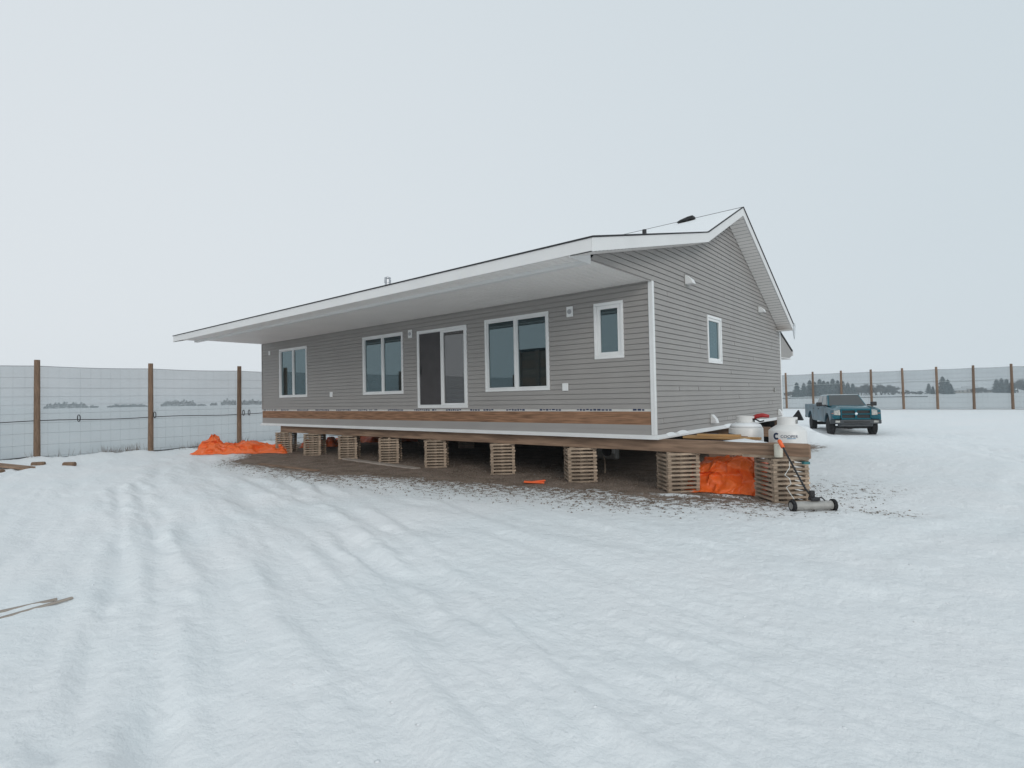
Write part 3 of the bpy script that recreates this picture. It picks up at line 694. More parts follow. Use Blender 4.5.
ln_ = lm_.build('small_print', mat('pale blue print', (.3, .45, .6), .5), t1, fix=False); wrap(ln_, .317, A0 + .20, 1.00 + ZB)
cmk = MB(); n = 20
for k in range(n):
    a0 = R(50) + R(260) * k / n; a1 = R(50) + R(260) * (k + 1) / n
    cmk.add([(.03 * math.cos(a0), .03 * math.sin(a0), 0), (.062 * math.cos(a0), .062 * math.sin(a0), 0), (.062 * math.cos(a1), .062 * math.sin(a1), 0), (.03 * math.cos(a1), .03 * math.sin(a1), 0)], [(0, 1, 2, 3)])
ck = cmk.build('logo_emblem', M['ink'], t1, fix=False); wrap(ck, .317, A0 - .36, 1.045 + ZB)
t2 = tank(1.33, 1.25, 'white propane tank with a snowy shoulder and red regulator on its collar, nearer the house')
D2 = -.98 - t2.location.z
MB().tube([(.12, .02, 1.33 + D2), (.20, .03, 1.37 + D2), (.30, .05, 1.39 + D2), (.42, .06, 1.37 + D2)], [.035, .045, .045, .03], 10).build('regulator', M['red'], t2, smooth=True)
MB().tube([(.10, .0, 1.30 + D2), (.20, -.02, 1.31 + D2), (.28, -.05, 1.27 + D2), (.36, -.08, 1.29 + D2)], .015, 6).build('hose', M['black'], t2, smooth=True)
MB().lathe([(.302, 1.155 + D2), (.27, 1.215 + D2), (.18, 1.25 + D2), (.175, 1.245 + D2), (.26, 1.195 + D2), (.295, 1.15 + D2)], 30).build('snow_cap', M['snow'], t2, smooth=True)
# plastic pipe hung on the beam, twine, lumber behind the beam
o = MB().lathe([(.066, 0), (.069, .01), (.069, .215), (.060, .222)], 20, (2.215, .0, -.245)).build('plastic_pipe', M['pvc'], None); smooth_by_angle(o)
tag(o, 'short cream plastic pipe standing out from the beam end below the lettered tank', 'pipe')
tw = MB().tube([(2.38, .0, -.235), (2.40, -.10, -.40), (2.37, -.30, -.50), (2.44, -.30, -.55), (2.47, -.34, -.63), (2.40, -.35, -.69), (2.46, -.37, -.78), (2.52, -.39, -.86)], .006, 5)
o = tw.build('twine', M['twine'], None); tag(o, 'tangled white twine dangling from the beam in front of the outermost crib', 'twine')
wd = thing('lumber_pile', 'yellow new lumber lying across behind the beam at the house corner', 'lumber', (1.0, .55, 0))
for k, (dx, dy, z, ln0, rz, m_) in enumerate(((-.02, 0, .0, 1.25, 0.02, 'newwood'), (.05, .16, .002, 1.4, -.03, 'newwood'), (-.1, .34, .0, 1.1, .05, 'osb'), (.0, .1, .045, .8, .08, 'newwood'))):
    MB().box((dx, dy, z), (ln0, .12, .042), rz).build('board', M[m_], wd, bevel=.004)
MB().box((-.2, .42, -.5), (.14, .14, .955)).build('prop', M['crib'], wd); MB().box((.35, .42, -.5), (.12, .12, .955)).build('prop', M['crib'], wd)
o = MB(); o.box((0, 0, .05), (.5, .24, .1), .1); o.box((.25, .05, .09), (.28, .22, .12), .4, .1); o.box((-.2, .1, .1), (.2, .2, .1), -.3)
o = o.build('blue_bundle', M['blue'], None, bevel=.03, loc=(.95, .95, -.10)); tag(o, 'dark blue bundle of cloth between the house wall and the inner propane tank', 'bundle')
MB().box((0, 0, -.45), (.45, .2, .9)).build('under_crate', M['crib'], o)
sp_ = MB(); n = 16; vs = [(0, 0, .06)]
for k in range(n): a = 2 * math.pi * k / n; vs.append((.36 * math.cos(a) * (1 + .2 * math.sin(3 * a)), .09 * math.sin(a), 0))
sp_.add(vs, [(0, k + 1, (k + 1) % n + 1) for k in range(n)])
o = sp_.build('snow_lump', M['snow'], None, smooth=True, loc=(1.62, .17, -.022)); tag(o, 'lump of snow lying on the beam left of the propane tanks', 'snow lump')

# ------------------------------------------------------------------ magnetic sweeper
zs = g1(2.8, -.55); sw = thing('magnetic_sweeper', 'wheeled grey roller sweeper with black handle and orange grip, leaning on the beam end', 'sweeper', (0, 0, 0))
a = Vector((2.60, -.74, zs + .085)); b_ = Vector((3.03, -.36, zs + .085)); ax = (b_ - a).normalized()
MB().tube([a, b_], .068, 20).build('roller', M['greymetal'], sw)
for p, s_ in ((a, -1), (b_, 1)):
    w_ = MB().tube([p + ax * s_ * .005, p + ax * s_ * .055], .092, 24).build('wheel', M['rubber'], sw, bevel=.008)
    MB().tube([p + ax * s_ * .056, p + ax * s_ * .064], .052, 16).build('hub', M['greymetal'], w_)
mid = (a + b_) / 2 + ax * .02
g_ = Vector((2.26, -.10, .035))
MB().tube([mid + Vector((0, 0, .09)), mid.lerp(g_, .25) + Vector((.0, 0, .0)), g_], .015, 8).build('handle', M['black'], sw)
MB().tube([g_ + (mid - g_).normalized() * .13, g_, g_ - (mid - g_).normalized() * .02], [.03, .033, .025], 10).build('grip', M['orange'], sw, smooth=True)
br = MB(); br.box(mid + Vector((0, 0, .10)), (.14, .09, .05), math.atan2(ax.y, ax.x)); br.tube([mid - ax * .07 + Vector((0, 0, .1)), mid.lerp(g_, .13)], .014, 6); br.tube([mid + ax * .10 + Vector((0, 0, .06)), mid.lerp(g_, .13)], .014, 6); br.box(mid + Vector((-.03, .02, .17)), (.07, .05, .1), .6)
br.build('bracket', M['black'], sw, bevel=.006)
MB().tube([mid + ax * .02 + Vector((0, 0, .11)), mid + ax * .12 + Vector((0, 0, .12)), mid + ax * .17 + Vector((0, 0, .07))], .01, 6).build('release_lever', M['black'], sw)

# ------------------------------------------------------------------ bits on the ground
def lay(name, label, cat, x, y, d, rz, m_, dz=0, tilt=0, group=None, bevel=.006):
    o = MB().box((0, 0, d[2] / 2), d).build(name, M[m_], None, bevel=bevel, loc=(x, y, g1(x, y) + dz)); o.rotation_euler = (0, tilt, rz)
    return tag(o, label, cat, group)
lay('plank', 'long grey plank lying on the gravel in front of the fourth and fifth cribs', 'plank', -8.5, -.28, (3.9, .22, .04), -.09, 'plank', .0)
lay('plank', 'thin brown strip of wood on the gravel edge before the leftmost cribs', 'plank', -10.1, -2.2, (3.0, .16, .03), .03, 'beam', 0)
o = MB().tube([(-1.95, 1.4, g1(-1.95, 1.4)), (-2.0, 1.5, -.78), (-2.06, 1.55, -.62)], .014, 6).build('stick', M['crib'], None); tag(o, 'thin upright stick in the gravel right of the crib by the large window', 'stick')
mc = thing('engine_unit', 'small grey and black machine unit in the dark under the house', 'machine', (-3.3, 3.9, g1(-3.3, 3.9)))
MB().bb(-.33, .33, -.12, .12, .02, .42).build('housing', M['greymetal'], mc, bevel=.05)
MB().lathe([(.05, -.15), (.15, -.16), (.15, -.12), (.05, -.12)], 20, (.06, 0, .27), 'Y').build('flywheel', M['black'], mc)
MB().bb(.2, .3, -.14, -.12, .2, .36).build('cover_plate', M['white'], mc)
# log offcuts and board by the left fence
lg = MB().tube([(-.17, 0, .03), (.17, 0, .03)], .075, 12)
o1 = lg.build('log', M['post'], None, bevel=.01, loc=(-17.6, -6.35, g1(-17.6, -6.35))); o1.rotation_euler.z = 1.0; tag(o1, 'short log offcut on the snow just right of the leftmost post', 'log', 'log offcuts')
o2 = o1.copy(); COL.objects.link(o2); o2.location = (-16.75, -5.75, g1(-16.75, -5.75)); o2.rotation_euler.z = .75; tag(o2, 'isolated short log offcut further right on the snow by the left fence', 'log', 'log offcuts')
lay('board', 'snowy brown board sloping into the frame by the leftmost post', 'board', -17.5, -7.0, (1.7, .34, .06), .35, 'beam', .02, .04)
o3 = o1.copy(); COL.objects.link(o3); o3.location = (-16.9, -7.35, g1(-16.9, -7.35)); o3.rotation_euler.z = .5; tag(o3, 'log offcut beside the brown board at the left edge', 'log', 'log offcuts')
# two boards half buried in the snow, left foreground
for (pts, lbl) in (([(-1.79, -9.30, 0), (-1.94, -8.62, .0)], 'darker, nearer of two thin boards half buried in the left foreground snow'), ([(-2.05, -9.3, 0), (-2.02, -8.72, 0)], 'paler, farther of two thin boards half buried in the left foreground snow')):
    p, q_ = Vector(pts[0]), Vector(pts[1]); c_ = (p + q_) / 2; d_ = q_ - p
    o = MB().box((0, 0, 0), (d_.length, .032, .02)).build('board', M['plank'], None, bevel=.004, loc=(c_.x, c_.y, g1(c_.x, c_.y) - .001)); o.rotation_euler.z = math.atan2(d_.y, d_.x); tag(o, lbl, 'board')
# snow heap flotsam behind the house
pyc = MB().add([(-.22, -.1, 0), (.24, -.12, 0), (.2, .2, 0), (-.2, .2, 0), (.06, .02, .42)], [(0, 1, 4), (1, 2, 4), (2, 3, 4), (3, 0, 4), (3, 2, 1, 0)])
o = pyc.build('plastic_wedge', M['black'], None, bevel=.02, loc=(-.12, 12.4, -.2)); tag(o, 'pointed black plastic wedge poking out of the snow heap behind the propane tanks', 'wedge')
# gravel stones: countless
gs = MB(); r_ = random.Random(9); k = 0
ico = [(0, 0, 1), (.9, 0, .2), (.3, .85, .2), (-.75, .5, .2), (-.75, -.5, .2), (.3, -.85, .2), (0, 0, -.6)]
icf = [(0, 1, 2), (0, 2, 3), (0, 3, 4), (0, 4, 5), (0, 5, 1), (6, 2, 1), (6, 3, 2), (6, 4, 3), (6, 5, 4), (6, 1, 5)]
px = np.array([r_.uniform(-13, 4.2) for _ in range(26000)]); py = np.array([r_.uniform(-3.6, 2.2) for _ in range(26000)])
gm_ = gravel_mask(px, py); keep = (np.array([r_.random() for _ in range(26000)]) < np.clip(gm_ * 1.1, 0, .8) * np.where(px > -6, 1, .5)) & (gm_ > .04); px, py = px[keep], py[keep]; pz = gz(px, py)
for x, y, z in zip(px, py, pz):
    s_ = r_.choice([.008, .010, .013, .017, .024]); a = r_.random() * 6.3; c, s = math.cos(a), math.sin(a); sy = r_.uniform(.6, 1)
    gs.add([(x + s_ * (vx * c - vy * s * sy), y + s_ * (vx * s + vy * c * sy), z + s_ * vz * .7) for vx, vy, vz in ico], icf)
o = gs.build('gravel_stones', M['gravelstone'], None, fix=False); tag(o, 'loose gravel stones scattered between the cribs and the snow', 'gravel', kind='stuff')
# small snow clods
cs = MB(); n0 = 2600
px = rng.uniform(-14, 9, n0); py = rng.uniform(-8.5, 3, n0); keep = (gravel_mask(px, py) < .55) & (fbm(px * .5, py * .5, 2, 88) > .0); px, py = px[keep], py[keep]; pz = gz(px, py)
for x, y, z in zip(px, py, pz):
    s_ = r_.choice([.004, .006, .009, .013, .02]); a = r_.random() * 6.3; c, s = math.cos(a), math.sin(a)
    cs.add([(x + s_ * (vx * c - vy * s), y + s_ * (vx * s + vy * c), z - .003 + s_ * vz * .3) for vx, vy, vz in ico], icf)
o = cs.build('snow_clods', M['snow'], None, fix=False, smooth=True); tag(o, 'small clods of trampled snow strewn over the yard', 'snow', kind='stuff')

# ------------------------------------------------------------------ fences
def fence(p0, dirv, spac, n, label, hpost=3.45, seed=0, hose=True, zc=-1., ys=None, nett=(.1, 3.25)):
    t_ = thing('windbreak_fence', label, 'fence'); dv = Vector((dirv[0], dirv[1], 0)).normalized(); rr = random.Random(seed)
    base = [Vector((p0[0], p0[1], 0)) + dv * spac * k for k in range(n)]
    gf_ = lambda x, y: zc
    for k, p in enumerate(base):
        z = zc; lean = rr.uniform(-.03, .03)
        P_ = MB().tube([(0, 0, -.3), (lean * .3, rr.uniform(-.01, .01), 1.2), (lean, lean * .5, hpost)], [.098, .09, .082], 14).build('post', M['post'], t_, loc=(p.x, p.y, z))
        smooth_by_angle(P_, 50)
    side = Vector((-dv.y, dv.x, 0))
    # choose the far side (away from the house centre)
    if (base[0] + side - Vector((-8, 4, 0))).length < (base[0] - side - Vector((-8, 4, 0))).length: side = -side
    net = MB(); S_ = 6; tot = (n - 1) * S_ + 1; vs = []; fs = []
    tops = []
    for k in range(tot):
        p = base[0] + dv * spac * k / S_; z = zc; fr = (k % S_) / S_; sag = -.03 * math.sin(math.pi * fr)
        o_ = side * (.12 + .03 * math.sin(k * 1.3))
        for zz in (nett[0] - .05, 1.2, 2.2, nett[1] + sag): vs.append(p + o_ + Vector((0, 0, z + zz)))
    for k in range(tot - 1):
        for a in range(3): fs.append((k * 4 + a, k * 4 + 4 + a, k * 4 + 5 + a, k * 4 + 1 + a))
    net.add(vs, fs).build('netting', M['netting'], t_, smooth=True, fix=False)
    wr_ = MB()
    for hgt in (.15, .55, .95, 1.30, 1.62, 1.92, 2.2, 2.5, 2.85, nett[1]):
        r0 = .008 if hgt == nett[1] else .0032
        if hgt == 2.5: r0 = .005
        pts = []
        for k in range(tot):
            p = base[0] + dv * spac * k / S_; fr = (k % S_) / S_
            pts.append(p + side * .10 + Vector((0, 0, zc + hgt - (.03 if hgt == nett[1] else .012) * math.sin(math.pi * fr))))
        wr_.tube(pts, r0, 4)
    L_ = spac * (n - 1); k = 0; x = 0
    while x < L_:
        p = base[0] + dv * x + side * .10; z = zc; wr_.tube([p + Vector((0, 0, z + .1)), p + Vector((0, 0, z + nett[1] - .05))], .0018, 3, False); x += .30
    wr_.build('wire_mesh', M['wire'], t_, fix=False)
    if hose:
        pts = []
        for k in range(tot):
            p = base[0] + dv * spac * k / S_; pts.append(p - side * .0 + side * .06 + Vector((0, 0, .36 + .02 * math.sin(k * .9))))
        MB().tube(pts, .016, 6).build('hose_line', M['hose'], t_, smooth=True)
    # black skirt edge at the foot
    pts = [base[0] + dv * spac * k / S_ + side * .12 for k in range(tot)]
    MB().tube([p + Vector((0, 0, g1(p.x, p.y) + .015)) for p in pts], .022, 5).build('bottom_rope', M['hose'], t_)
    return t_
LF = fence((-19.62, -26.16), (0, 1), 3.35, 22, 'tall windbreak fence of grey netting on round posts left of the house', seed=2)
for (y, z) in ((-4.95, .42), (-2.6, .45), (.78, .42), (1.02, .42)):
    lp = MB().tube([(-19.5, y + .04 * math.cos(a), z + .12 * math.sin(a)) for a in np.linspace(0, 2 * math.pi, 13)], .016, 6).build('hose_loop', M['hose'], LF, smooth=True)
RF = fence((-28.3, 46.0), (1, 0), 2.245, 32, 'long far windbreak fence of grey netting on posts behind the truck', seed=5, hose=False, zc=-.76)
pts = [(x, 46.28, .62 + .03 * math.sin(x)) for x in np.arange(-28, 41, 1.5)]
MB().tube([(x, y, z + .88) for x, y, z in pts], .02, 5).build('white_cord', M['twine'], RF); MB().tube([(-28, 46.29, .3), (2.5, 46.29, .28)], .03, 5).build('hose_line', M['hose'], RF)
BF = fence((-19.6, -27.5), (1, 0), 3.4, 16, 'windbreak fence of grey netting closing the yard opposite the front wall', seed=8, hose=False)

sh = thing('offscreen_shed', 'brown plank shed added out of view to give the large right window its brown reflection', 'shed', (-13.6, -16.3, -1.0))  # added behind the camera to put a brown reflection in the window
for k in range(9): MB().bb(-2.0, 2.0, 1.2, 1.25 + .03 * (k % 2), .05 + .5 * k, .52 + .5 * k).build('plank_course', M['osb' if k % 2 else 'beam'], sh)
MB().bb(-2.0, 2.0, -1.4, 1.18, 0, 4.4).build('shed_wall', M['beam'], sh); MB().bb(-2.05, 2.05, -1.5, 1.45, 4.58, 4.66).build('roof', M['shingle'], sh)
for xx in (-1.85, -.5, 1.1): MB().bb(xx - .12, xx + .12, 1.29, 1.4, 0, 4.56).build('corner_post', M['beam'], sh)
# weeds along the left fence foot
wmb = MB(); r_ = random.Random(4)
for _ in range(260):
    y = r_.choice([r_.uniform(-4.4, -3.2), r_.uniform(-1.4, 1.0), r_.uniform(-8, 3)]); x = -19.35 + r_.uniform(-.12, .15); z = g1(x, y); hh = r_.uniform(.08, .30)
    wmb.tube([(x, y, z - .02), (x + r_.uniform(-.05, .05), y + r_.uniform(-.12, .12), z + hh)], [.006, .002], 3, False)
o = wmb.build('dry_weeds', M['weed'], None, fix=False); tag(o, 'dry weed stalks along the foot of the left fence', 'weeds', kind='stuff')

# ------------------------------------------------------------------ pickup truck
TX, TY = .72, 18.95
trk = thing('pickup_truck', 'teal four-door pickup truck with dark bumper parked on the snow right of the house', 'pickup truck', (TX, TY, g1(TX, TY) - .03), -1.19)
def arcpts(cx, cz, r, a0, a1, n=9): return [(cx + r * math.cos(R(a0 + (a1 - a0) * k / (n - 1))), cz + r * math.sin(R(a0 + (a1 - a0) * k / (n - 1)))) for k in range(n)]
def sidepoly():
    return [(.62, .50)] + arcpts(0, .42, .47, 10, 170) + [(-.55, .44), (-2.95, .44)] + arcpts(-3.57, .42, .47, 10, 170) + [(-4.72, .56), (-4.80, .70), (-4.80, 1.22), (-2.82, 1.24), (-.5, 1.17), (.45, 1.09), (.72, 1.02), (.76, .62)]
for s_ in (-1, 1):
    mb = MB(); mb.prism(sidepoly(), s_ * .84, s_ * .975, 'xz'); o = mb.build('side_panel', M['tealdirt'] if s_ == -1 else M['teal'], trk, bevel=.03)
    for xx in (-.62, -1.75, -2.80):
        MB().bb(xx - .006, xx + .006, s_ * .974 if s_ > 0 else -.979, .979 if s_ > 0 else -.974, .5, 1.15).build('door_gap', M['black'], o)
    for xx in (-1.55, -2.62): MB().bb(xx - .1, xx + .04, .975 if s_ > 0 else -1.0, 1.0 if s_ > 0 else -.975, 1.02, 1.06).build('door_handle', M['black'], o, bevel=.01)
mb = MB()   # hood with raised centre
secs = [(.74, 1.06, 1.03, .62, .80), (.55, 1.15, 1.07, .62, .85), (0, 1.20, 1.12, .66, .85), (-.58, 1.225, 1.16, .70, .85)]
vs = []
for (x, zc, ze, wi, we) in secs: vs += [(x, -we, ze - .02), (x, -wi, ze), (x, -wi + .07, zc), (x, wi - .07, zc), (x, wi, ze), (x, we, ze - .02)]
fs = [(a * 6 + b2, a * 6 + b2 + 1, a * 6 + 7 + b2, a * 6 + 6 + b2) for a in range(3) for b2 in range(5)]
mb.add(vs, fs); mb.build('hood', M['teal'], trk, smooth=True)
MB().bb(-.56, .66, -.83, .83, .55, 1.0).build('engine_bay', M['black'], trk)
MB().bb(-4.76, -2.85, -.83, .83, .60, .68).build('bed_floor', M['black'], trk)
MB().bb(-4.80, -4.74, -.835, .835, .62, 1.22).build('tailgate', M['teal'], trk, bevel=.015)
MB().bb(-2.88, -2.84, -.835, .835, .62, 1.24).build('bed_wall', M['teal'], trk)
MB().bb(-2.83, -.57, -.835, .835, .46, .95).build('cab_floor', M['black'], trk)
# front face: grille surround with crossbars
gf = MB(); X0, X1 = .70, .80
gf.bb(X0, X1, -.60, .60, 1.01, 1.09); gf.bb(X0, X1, -.57, .57, .60, .68); gf.bb(X0, X1, -.60, -.545, .66, 1.02); gf.bb(X0, X1, .545, .60, .66, 1.02)
gf.bb(X0, X1 + .012, -.045, .045, .67, 1.02); gf.bb(X0, X1 + .01, -.55, .55, .825, .875)
gr = gf.build('grille', M['teal'], trk, bevel=.015)
MB().bb(.70, .735, -.55, .55, .67, 1.02).build('grille_insert', M['black'], gr)
MB().lathe([(.0, 0), (.055, .0), (.06, .012), (.03, .02)], 6, (.815, 0, .86), 'X').build('badge', M['chrome'], gr)
for s_ in (-1, 1):
    y0, y1 = sorted((s_ * .61, s_ * .93))
    fm = MB().bb(.60, .755, y0, y1, .62, .80).build('front_corner', M['teal'], trk, bevel=.03)
    hd = MB().add([(.79, s_ * .61, .80), (.70, s_ * .96, .82), (.66, s_ * .97, 1.0), (.76, s_ * .61, 1.04), (.6, s_ * .61, .80), (.5, s_ * .96, .82), (.5, s_ * .97, 1.0), (.6, s_ * .61, 1.04)],
        [(0, 1, 2, 3), (0, 4, 5, 1), (1, 5, 6, 2), (2, 6, 7, 3), (3, 7, 4, 0), (4, 7, 6, 5)]).build('headlight', M['lampglass'], trk, bevel=.012)
    y0, y1 = sorted((s_ * .86, s_ * .95)); MB().bb(.66, .735, y0, y1, .825, .90).build('turn_signal', M['amber'], hd, bevel=.01)
    hf = MB().box((.865, s_ * .74, .52), (.03, .18, .09)).build('fog_lamp', M['lampglass'], trk, bevel=.01)
bp_ = MB(); bp_.prism([(.60, -1.0), (.72, -.99), (.86, -.80), (.90, -.45), (.90, .45), (.86, .80), (.72, .99), (.60, 1.0)], .42, .60, 'xy'); bp_.prism([(.60, -.70), (.80, -.60), (.80, .60), (.60, .70)], .30, .42, 'xy')
bu_ = bp_.build('front_bumper', M['bumper'], trk, bevel=.03)
MB().bb(.895, .908, -.5, .5, .47, .54).build('air_slot', M['black'], bu_)
MB().bb(-4.98, -4.82, -.95, .95, .50, .66).build('rear_bumper', M['bumper'], trk, bevel=.03)
# cab: pillars and roof as a loft, glass proud of it
def loft(sec0, sec1): return sec0 + sec1
b0 = [(-.50, -.80, 1.18), (-.50, .80, 1.18), (-2.83, .82, 1.20), (-2.83, -.82, 1.20)]
t0 = [(-1.22, -.66, 1.70), (-1.22, .66, 1.70), (-2.66, .66, 1.70), (-2.66, -.66, 1.70)]
cb_ = MB().add(b0 + t0, [(0, 1, 5, 4), (1, 2, 6, 5), (2, 3, 7, 6), (3, 0, 4, 7), (4, 5, 6, 7), (3, 2, 1, 0)]).build('cab', M['teal'], trk, bevel=.05)
def panel(quad, m_, name, ins, parent, push=.008):
    q = [Vector(v) for v in quad]; c = sum(q, Vector()) / 4; nrm = (q[1] - q[0]).cross(q[3] - q[0]).normalized()
    if nrm.dot(c - Vector((-1.7, 0, 1.4))) < 0: nrm = -nrm
    qq = [c + (v - c) * ins + nrm * push for v in q]; qb = [v - nrm * .02 for v in qq]
    return MB().add(qq + qb, [(0, 1, 2, 3), (4, 5, 6, 7), (0, 1, 5, 4), (1, 2, 6, 5), (2, 3, 7, 6), (3, 0, 4, 7)]).build(name, m_, parent)
panel([b0[0], b0[1], t0[1], t0[0]], M['carglass'], 'windshield', .92, cb_)
panel([b0[2], b0[3], t0[3], t0[2]], M['carglass'], 'rear_window', .8, cb_)
for s_ in (0, 1):
    def SP(fx, fz):
        A_, B_, C_, D_ = (b0[0], b0[3], t0[3], t0[0]) if s_ == 0 else (b0[1], b0[2], t0[2], t0[1])
        lo_ = Vector(A_).lerp(Vector(B_), fx); hi_ = Vector(D_).lerp(Vector(C_), fx); return lo_.lerp(hi_, fz)
    panel([SP(.10, .08), SP(.47, .08), SP(.44, .9), SP(.08, .9)], M['carglass'], 'side_window', .98, cb_)
    panel([SP(.54, .08), SP(.92, .08), SP(.93, .9), SP(.53, .9)], M['carglass'], 'side_window', .98, cb_)
MB().bb(-2.6, -1.3, -.6, .6, 1.702, 1.712).build('roof_frost', M['snow'], cb_)
for s_ in (-1, 1):
    y0, y1 = sorted((s_ * .93, s_ * 1.02)); 
    mi = MB().box((-.74, s_ * 1.12, 1.27), (.12, .24, .19)).build('mirror', M['black'], trk, bevel=.03)
    MB().box((-.72, s_ * .94, 1.22), (.08, .2, .06)).build('mirror_arm', M['black'], mi)
for c in trk.children: c.location.z += .13
for c in trk.children:
    if c.name.split('.')[0] in ('side_panel', 'cab', 'front_bumper', 'front_corner', 'mirror', 'hood'):
        for p in c.data.polygons: p.use_smooth = len(p.vertices) < 30 and c.name.startswith('hood')
        for md in c.modifiers: md.segments = 4; md.harden_normals = False
def wheel(x, y):
    w = MB().lathe([(.24, -.12), (.35, -.12), (.405, -.09), (.41, 0), (.405, .09), (.35, .12), (.24, .12)], 28, (0, 0, 0), 'Y').build('wheel', M['rubber'], trk, loc=(x, y, .41)); smooth_by_angle(w, 50)
    s_ = 1 if y > 0 else -1
    MB().lathe([(.245, .0), (.245, .1 * s_), (.2, .075 * s_), (.09, .09 * s_), (.07, .11 * s_), (.0, .11 * s_)], 20, (0, 0, 0), 'Y').build('rim', M['rim'], w)
for x in (0, -3.57):
    for y in (-.83, .83): wheel(x, y)
MB().bb(-3.7, -3.45, -.8, .8, .30, .45).build('rear_axle', M['black'], trk)
MB().bb(-.1, .1, -.8, .8, .30, .42).build('front_axle', M['black'], trk)

# ------------------------------------------------------------------ far trees and buildings
def ray(u, v, d):
    dv = CF + CR * ((u - 512) / 541.28) - CU * ((v - 384) / 541.28); p = CAM + dv * d; return p
def spruce_mesh(seed, h_=10, w=2.2):
    rr = random.Random(seed); mb = MB()
    for _ in range(1500):
        z = h_ * (.04 + .96 * rr.random() ** 1.25); rad = w * (1 - z / h_) ** .85 * (.75 + .25 * math.sin(z * 3 + seed)) * rr.uniform(.35, 1.08); a = rr.random() * 6.283
        x, y = rad * math.cos(a), rad * math.sin(a); L_ = rr.uniform(.35, .8); wd_ = .33
        ox, oy = math.cos(a), math.sin(a); tx_, ty_ = -oy * wd_, ox * wd_
        mb.add([(x + tx_, y + ty_, z), (x - tx_, y - ty_, z), (x + ox * L_, y + oy * L_, z - L_ * .35), (x, y, z + .5)], [(0, 1, 2), (0, 1, 3)])
    return mb
def bare_mesh(seed, h_=9, w=3.6):
    rr = random.Random(seed); mb = MB()
    def br(p, d, l, r, lev):
        q = p + d * l; mb.tube([p, q], [r, r * .6], 4, False)
        if lev == 0: return
        for _ in range(5 if lev > 1 else 7):
            nd = (d + Vector((rr.uniform(-1, 1), rr.uniform(-1, 1), rr.uniform(-.45, .8))) * .8).normalized()
            br(p.lerp(q, rr.uniform(.45, 1)), nd, l * rr.uniform(.55, .8), max(.03, r * .5), lev - 1)
    for k in range(5): br(Vector((rr.uniform(-w / 2, w / 2), rr.uniform(-1, 1), .0)), Vector((rr.uniform(-.3, .3), rr.uniform(-.3, .3), 1)).normalized(), h_ * rr.uniform(.2, .3), .12, 4)
    return mb
SPM = [spruce_mesh(k).build('crown', M['spruce'], None, fix=False) for k in range(3)]
BRM = [bare_mesh(k).build('crown', M['twig'], None, fix=False) for k in range(3)]
trunkm = MB().tube([(0, 0, -.5), (0, 0, 2.2)], [.22, .16], 8).build('trunk', M['twig'], None)
protos = SPM + BRM + [trunkm]
def tree(kind, u, hpx, dist, k, label, grp, wsc=1):
    p = ray(u, 394, dist); z = g1(p.x, p.y); h_ = hpx / 541.28 * dist; base = 10 if kind == 'spruce_tree' else 9
    t_ = thing(kind, label, 'tree', (p.x, p.y, z), k * 1.3, grp)
    src = (SPM if kind == 'spruce_tree' else BRM)[k % 3]
    c = src.copy(); COL.objects.link(c); c.parent = t_; s_ = h_ / base; c.scale = (s_ * wsc, s_ * wsc, s_); c.location.z = -.9 if kind == 'leafless_tree' else 0
    tr = trunkm.copy(); COL.objects.link(tr); tr.parent = t_; tr.scale = (s_, s_, s_)
SPR = [(797, 13), (804, 12), (810, 14), (815, 13), (820, 15), (824, 14), (828, 13), (833, 15), (838, 14), (843, 13), (848, 12), (853, 11), (929, 9), (933, 7), (943, 15), (948, 13), (951, 9), (997, 12), (1002, 13), (1007, 12), (1012, 11)]
ORD = ['first', 'second', 'third', 'fourth', 'fifth', 'sixth', 'seventh', 'eighth', 'ninth', 'tenth', 'eleventh', 'twelfth']
for k, (u, h_) in enumerate(SPR):
    if k < 12: l = ORD[k] + ' dark spruce from the left in the tree belt behind the truck'
    elif k == 14: l = 'tallest lone spruce standing left of the pale farm buildings'
    elif k < 14: l = ('small spruce at the left of the lone spruce cluster' if k == 12 else 'smallest spruce, just right of the first in the lone cluster')
    elif k in (15, 16): l = ('spruce leaning close on the right of the tallest lone spruce' if k == 15 else 'low spruce nearest the pale farm buildings')
    else: l = ORD[k - 17] + ' spruce from the left in the group at the right edge of the photo'
    tree('spruce_tree', u, h_ * 1.12, 300 + 14 * ((k * 7) % 5), k, l, 'spruces beyond the right fence', 1.9)
BARE = [(790, 12), (800, 11), (858, 14), (864, 16), (870, 18), (876, 17), (882, 16), (888, 15), (893, 12), (975, 11), (981, 10), (986, 8), (1018, 19), (1026, 20), (905, 8), (912, 7), (919, 7)]
for k, (u, h_) in enumerate(BARE):
    l = ['leafless tree at the house end of the tree belt', 'leafless tree second from the house end of the belt', 'first leafless tree from the left in the tall brown clump', 'second leafless tree from the left in the tall brown clump', 'highest leafless tree in the middle of the tall brown clump', 'fourth leafless tree from the left in the tall brown clump', 'fifth leafless tree from the left in the tall brown clump', 'sixth leafless tree from the left in the tall brown clump', 'lower leafless tree ending the brown clump on its right', 'leafless tree just right of the farm buildings', 'leafless tree between farm buildings and edge spruces', 'low bush nearest the edge spruces', 'tall leafless tree near the right edge of the photo', 'tallest leafless tree cut by the right edge of the photo', 'faint low tree right of the brown clump', 'faint low tree in the middle of the open gap', 'faint low tree left of the lone spruces'][k]
    tree('leafless_tree', u, h_ * 1.08, 330 + 12 * ((k * 5) % 4), k, l, 'leafless trees beyond the right fence', 1.5)
for o in protos: bpy.data.objects.remove(o)
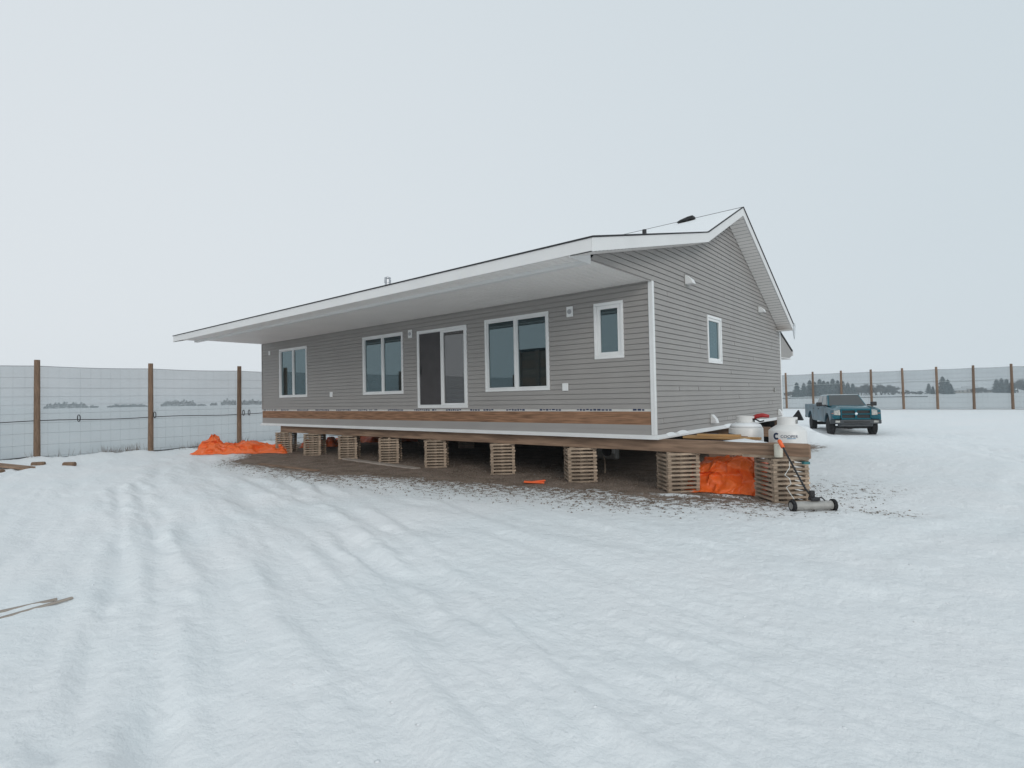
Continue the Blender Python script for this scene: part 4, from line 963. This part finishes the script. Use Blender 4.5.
for k, (u, wpx, hpx, lbl) in enumerate(((958, 11, 5, 'left pale farmhouse with a snowy roof beyond the right fence'), (970, 12, 7, 'middle and tallest pale farm building with a snowy roof'), (989, 10, 5, 'right low pale farm shed with a snowy roof'))):
    p = ray(u, 394, 380); z = g1(p.x, p.y); w = wpx / 541 * 380; h_ = hpx / 541 * 380
    t_ = thing('farm_building', lbl, 'farm building', (p.x, p.y, z), .25, 'farm buildings on the horizon')
    MB().bb(-w / 2, w / 2, -3, 3, 0, h_ * .6).build('wall', M['farwall'], t_)
    rf_ = MB().prism([(-3.4, h_ * .58), (0, h_), (3.4, h_ * .58)], -w / 2 - .3, w / 2 + .3).build('roof', M['farroof'], t_)
    for j in range(3): MB().bb(-w / 2 + w * (.2 + .25 * j), -w / 2 + w * (.3 + .25 * j), -3.05, -3.01, h_ * .2, h_ * .42).build('window', M['carglass'], t_)
# far shelterbelts on the left horizon: masses nobody could count
def belt(name, label, spans, dist, m_, dens=16, cat='trees'):
    mb = MB(); rr = random.Random(hash(len(spans)) % 100)
    for (u0, u1, hpx) in spans:
        n = int((u1 - u0) * dens)
        for _ in range(n):
            u = rr.uniform(u0, u1); p = ray(u, 404, dist + rr.uniform(-12, 12)); z = g1(p.x, p.y) - .5
            hh = hpx / 541 * dist * (.55 + .45 * abs(math.sin(u * 1.1) * math.cos(u * .37 + 1))) * math.sqrt(max(.05, 1 - ((u - (u0 + u1) / 2) / ((u1 - u0) / 2 + .5)) ** 4))
            zz = z + hh * rr.random() ** .8; s_ = rr.uniform(.6, 1.6)
            mb.add([(p.x + rr.uniform(-s_, s_), p.y + rr.uniform(-s_, s_), zz + rr.uniform(-s_, s_) * .8) for _ in range(3)], [(0, 1, 2)])
    o = mb.build(name, m_, None, fix=False); return tag(o, label, cat, kind='stuff')
belt('tree_line', 'faded shelterbelts of trees far off on the left horizon', [(44, 88, 7), (90, 98, 3), (107, 148, 3.5), (161, 196, 7.5), (198, 206, 2), (211, 217, 4), (221, 236, 7), (241, 262, 6)], 760, M['spruce'], 50)

# ------------------------------------------------------------------ haze
hz = MB().bb(-1950, 1950, -1950, 1950, -4.2, 16).build('haze', M['white'], None); hz['kind'] = 'stuff'
hm = bpy.data.materials.new('winter haze'); hm.use_nodes = True; t = hm.node_tree; t.nodes.clear()
o_ = t.nodes.new('ShaderNodeOutputMaterial'); pv = t.nodes.new('ShaderNodeVolumePrincipled'); t.links.new(pv.outputs[0], o_.inputs['Volume'])
pv.inputs['Color'].default_value = (.97, .985, 1.0, 1); pv.inputs['Density'].default_value = .0006; pv.inputs['Anisotropy'].default_value = .2
hz.data.materials.clear(); hz.data.materials.append(hm)
